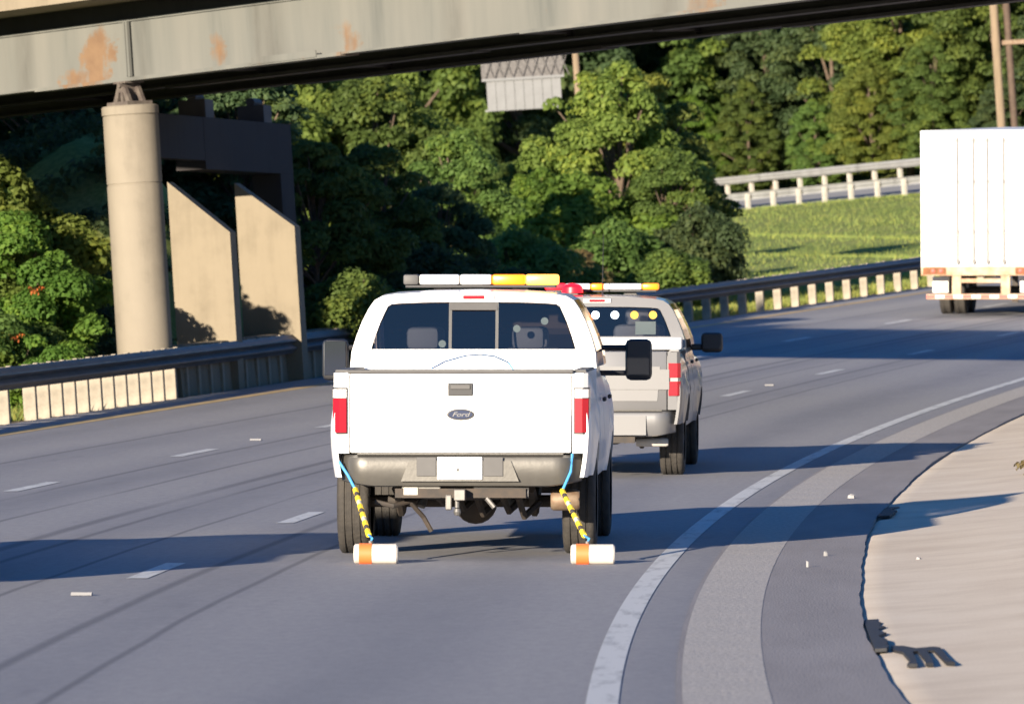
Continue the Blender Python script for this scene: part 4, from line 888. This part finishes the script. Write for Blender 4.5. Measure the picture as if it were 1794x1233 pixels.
# ivy carpet on the steeper bank behind the shrubs
iv = []
while len(iv) < 800:
    x_, y_ = random.uniform(-15, -4.6), random.uniform(118, 150); s_, o_ = so(x_, y_)
    if o_ > 13.9 and (x_ + 5.44) * .75 + (y_ - 116.5) * .66 > -3: iv.append((x_, y_, ground_h(x_, y_, (s_, o_)), random.uniform(.25, .55)))
ivv = leaves(iv, 80000, .14, 88); tag(link('bank_ivy', np_mesh('bank_ivy', ivv[0], ivv[1], 'leaf_c', ivv[2])), kind='stuff')
# orange leafed sprigs among them
fl = leaves([(0, 0, 0, .08), (.09, .05, .06, .06), (-.07, .04, .07, .05)], 60, .05, 77); fm = np_mesh('sprig', *fl[:2], 'flower', fl[2])
for x_, y_, z_, lab in ((-7.35, 114.6, 2.55, 'orange sprig low in the shrubs left of the column'), (-7.05, 115.3, 3.25, 'orange sprig in the shrubs nearest to the column'), (-7.75, 115.8, 3.7, 'orange sprig highest in the shrubs at the left'), (-7.2, 114.3, 2.0, 'orange sprig close above the guardrail beside the column')):
    tag(link('orange_sprig', fm, None, Matrix.Translation((x_, y_, z_))), lab, 'leaf sprig', 'orange sprigs among the shrubs')
# hillside woods
tints = ['leaf_b', 'leaf_c', 'leaf_b', 'leaf_a', 'leaf_c', 'leaf_e', 'leaf_b']; words_ = {'leaf_a': 'yellow-green', 'leaf_b': 'mid-green', 'leaf_c': 'dark blue-green', 'leaf_e': 'bright green', 'leaf_d': 'dry'}
ordn = ['first', 'second', 'third', 'fourth', 'fifth', 'sixth', 'seventh', 'eighth', 'ninth', 'tenth', 'eleventh', 'twelfth']
kk = 0
for r_i, (d0, t0, t1, n, sc, rown) in enumerate(((10.8, 24, -26, 12, .42, 'scrub edge behind the far ramp rail'), (14, 22, -30, 9, .85, 'front row of the hillside woods'), (21, 24, -36, 9, 1.05, 'second row of the hillside woods'), (30, 26, -44, 10, 1.15, 'third row of the hillside woods'), (44, 28, -56, 11, 1.3, 'highest row of the hillside woods'))):
    for i in range(n):
        t = t0 + (t1 - t0) * (i + .5 * (r_i % 2)) / (n - 1) + random.uniform(-.8, .8); d = d0 + random.uniform(-.8, 1.2) * (.4 if r_i == 0 else 1); q = R0 + RU * t + RN * d
        mat = tints[(kk * 3 + r_i) % 7]; kk += 1
        if r_i == 1 and i > 5: mat = 'leaf_c'
        tree(('big', 'big2', 'big3')[kk % 3], 'tree', mat, q.x, q.y, sc * random.uniform(.85, 1.12), f'{words_[mat]} tree in the {rown}, {ordn[i]} from the right', 'tree', 'trees of the hillside woods', dz=-.2)
# wood behind the sign
for i, (x, y, mat, sc_) in enumerate(((-16, 316, 'leaf_b', 1.2), (-10, 322, 'leaf_c', 1.3), (-4, 318, 'leaf_b', 1.25), (1, 326, 'leaf_c', 1.3), (5, 332, 'leaf_b', 1.3), (-13, 338, 'leaf_a', 1.5), (-7, 342, 'leaf_c', 1.5), (-1, 346, 'leaf_b', 1.5), (4, 352, 'leaf_c', 1.5), (9, 356, 'leaf_b', 1.5))):
    tree(('big', 'big2', 'big3')[i % 3], 'tree', mat, x, y, sc_, f'{words_[mat]} tree in the wood behind the sign, {ordn[i]} counted from the left and front', 'tree', 'trees of the wood behind the sign', z=7.0 + (2 if i > 4 else 0))
# grass on the slope and verge
def grass(name, n, fn, h, seed, lab=None):
    r = np.random.default_rng(seed); V = []; F = []; T = []
    pts = fn(n, r)
    for i, (x, y, z) in enumerate(pts):
        a = r.random() * 6.28; hh = h * (.5 + r.random()); wd = hh * .13; lx, ly = r.normal() * hh * .35, r.normal() * hh * .35
        V += [(x - math.cos(a) * wd, y - math.sin(a) * wd, z - .03), (x + math.cos(a) * wd, y + math.sin(a) * wd, z - .03), (x + lx, y + ly, z + hh)]; T.append(r.random())
    V = np.array(V); me = np_mesh(name, V, np.arange(len(V)).reshape(-1, 3), 'grass', np.array(T)); tag(link(name, me), kind='stuff')
def slope_pts(n, r):
    out = []
    while len(out) < n:
        s = r.uniform(150, 300); o = r.uniform(12.3, 50) if r.random() < .8 else r.uniform(12.2, 18); p = P(s, o); d, t = ramp_coord(p.x, p.y)
        if d > -.6 and p.y > 200: continue
        if abs(p.x / p.y - .045) > .05: continue
        out.append((p.x, p.y, ground_h(p.x, p.y, (s, o))))
    return out
grass('grass', 90000, slope_pts, .085, 5)
grass('verge_weeds', 9000, lambda n, r: [(lambda p, s, o: (p.x, p.y, ground_h(p.x, p.y, (s, o))))(P(s, o), s, o) for s, o in zip(r.uniform(92, 200, n), 12.35 + r.random(n) ** 2 * 1.6)], .13, 6)

# ------------------------------------------------------------------ sign on the hillside and steel gantry posts
sg = empty('sign_board', Matrix.Translation((1.0, 212, 8.8)), 'pale back of a large road sign with panel seams among the trees below the bridge', 'sign')
for k in range(8): MB().box((-1.0 + .26 * k + .0, 0, .42), (.252, .04, .84), .004).build('panel', 'sign', sg)
MB().box((-.1, .05, .02), (2.2, .06, .06)).build('lower_rail', 'sign', sg); MB().box((-.1, -.03, .87), (2.3, .10, .07)).build('upper_rail', 'sign', sg)
for k in range(9): [MB().tube([(-1.15 + .26 * k + a_, .1, .9), (-1.15 + .26 * k + .26 - a_, .1, 1.6)], .016, 5).build('truss_bar', 'lattice', sg) for a_ in (0, .26)]
MB().box((-.1, .16, 1.25), (2.3, .03, .72)).build('catwalk_grating', 'lattice', sg)
MB().tube([(1.42, 0, -6), (1.40, 0, 2.5)], [.11, .09], 10).build('pole', 'pole', sg)
gz = ground_h(17.45, 262)
gn = empty('sign_gantry', Matrix.Translation((17.45, 262, gz)), 'weathered steel gantry posts with cross bar standing above the white trailer', 'gantry')
gh = 12.6 - gz + 6
MB().tube([(0, 0, -.5), (-.05, 0, gh)], .145, 12).build('post', 'pole', gn); MB().tube([(.48, .3, -.5), (.40, .3, gh - 6.0 + 4.2)], .12, 12).build('post', 'brown', gn)
MB().box((1.4, .2, 10.15 - gz + 1.6), (2.7, .14, .16), .01).build('cross_bar', 'rusty', gn); MB().tube([(.4, .3, 11.6 - gz), (.34, .3, 14.4 - gz)], .07, 8).build('brace', 'rusty', gn)
MB().box((1.9, .2, 13.6 - gz), (2.4, .2, .5), .01).build('truss_beam', 'brown', gn)
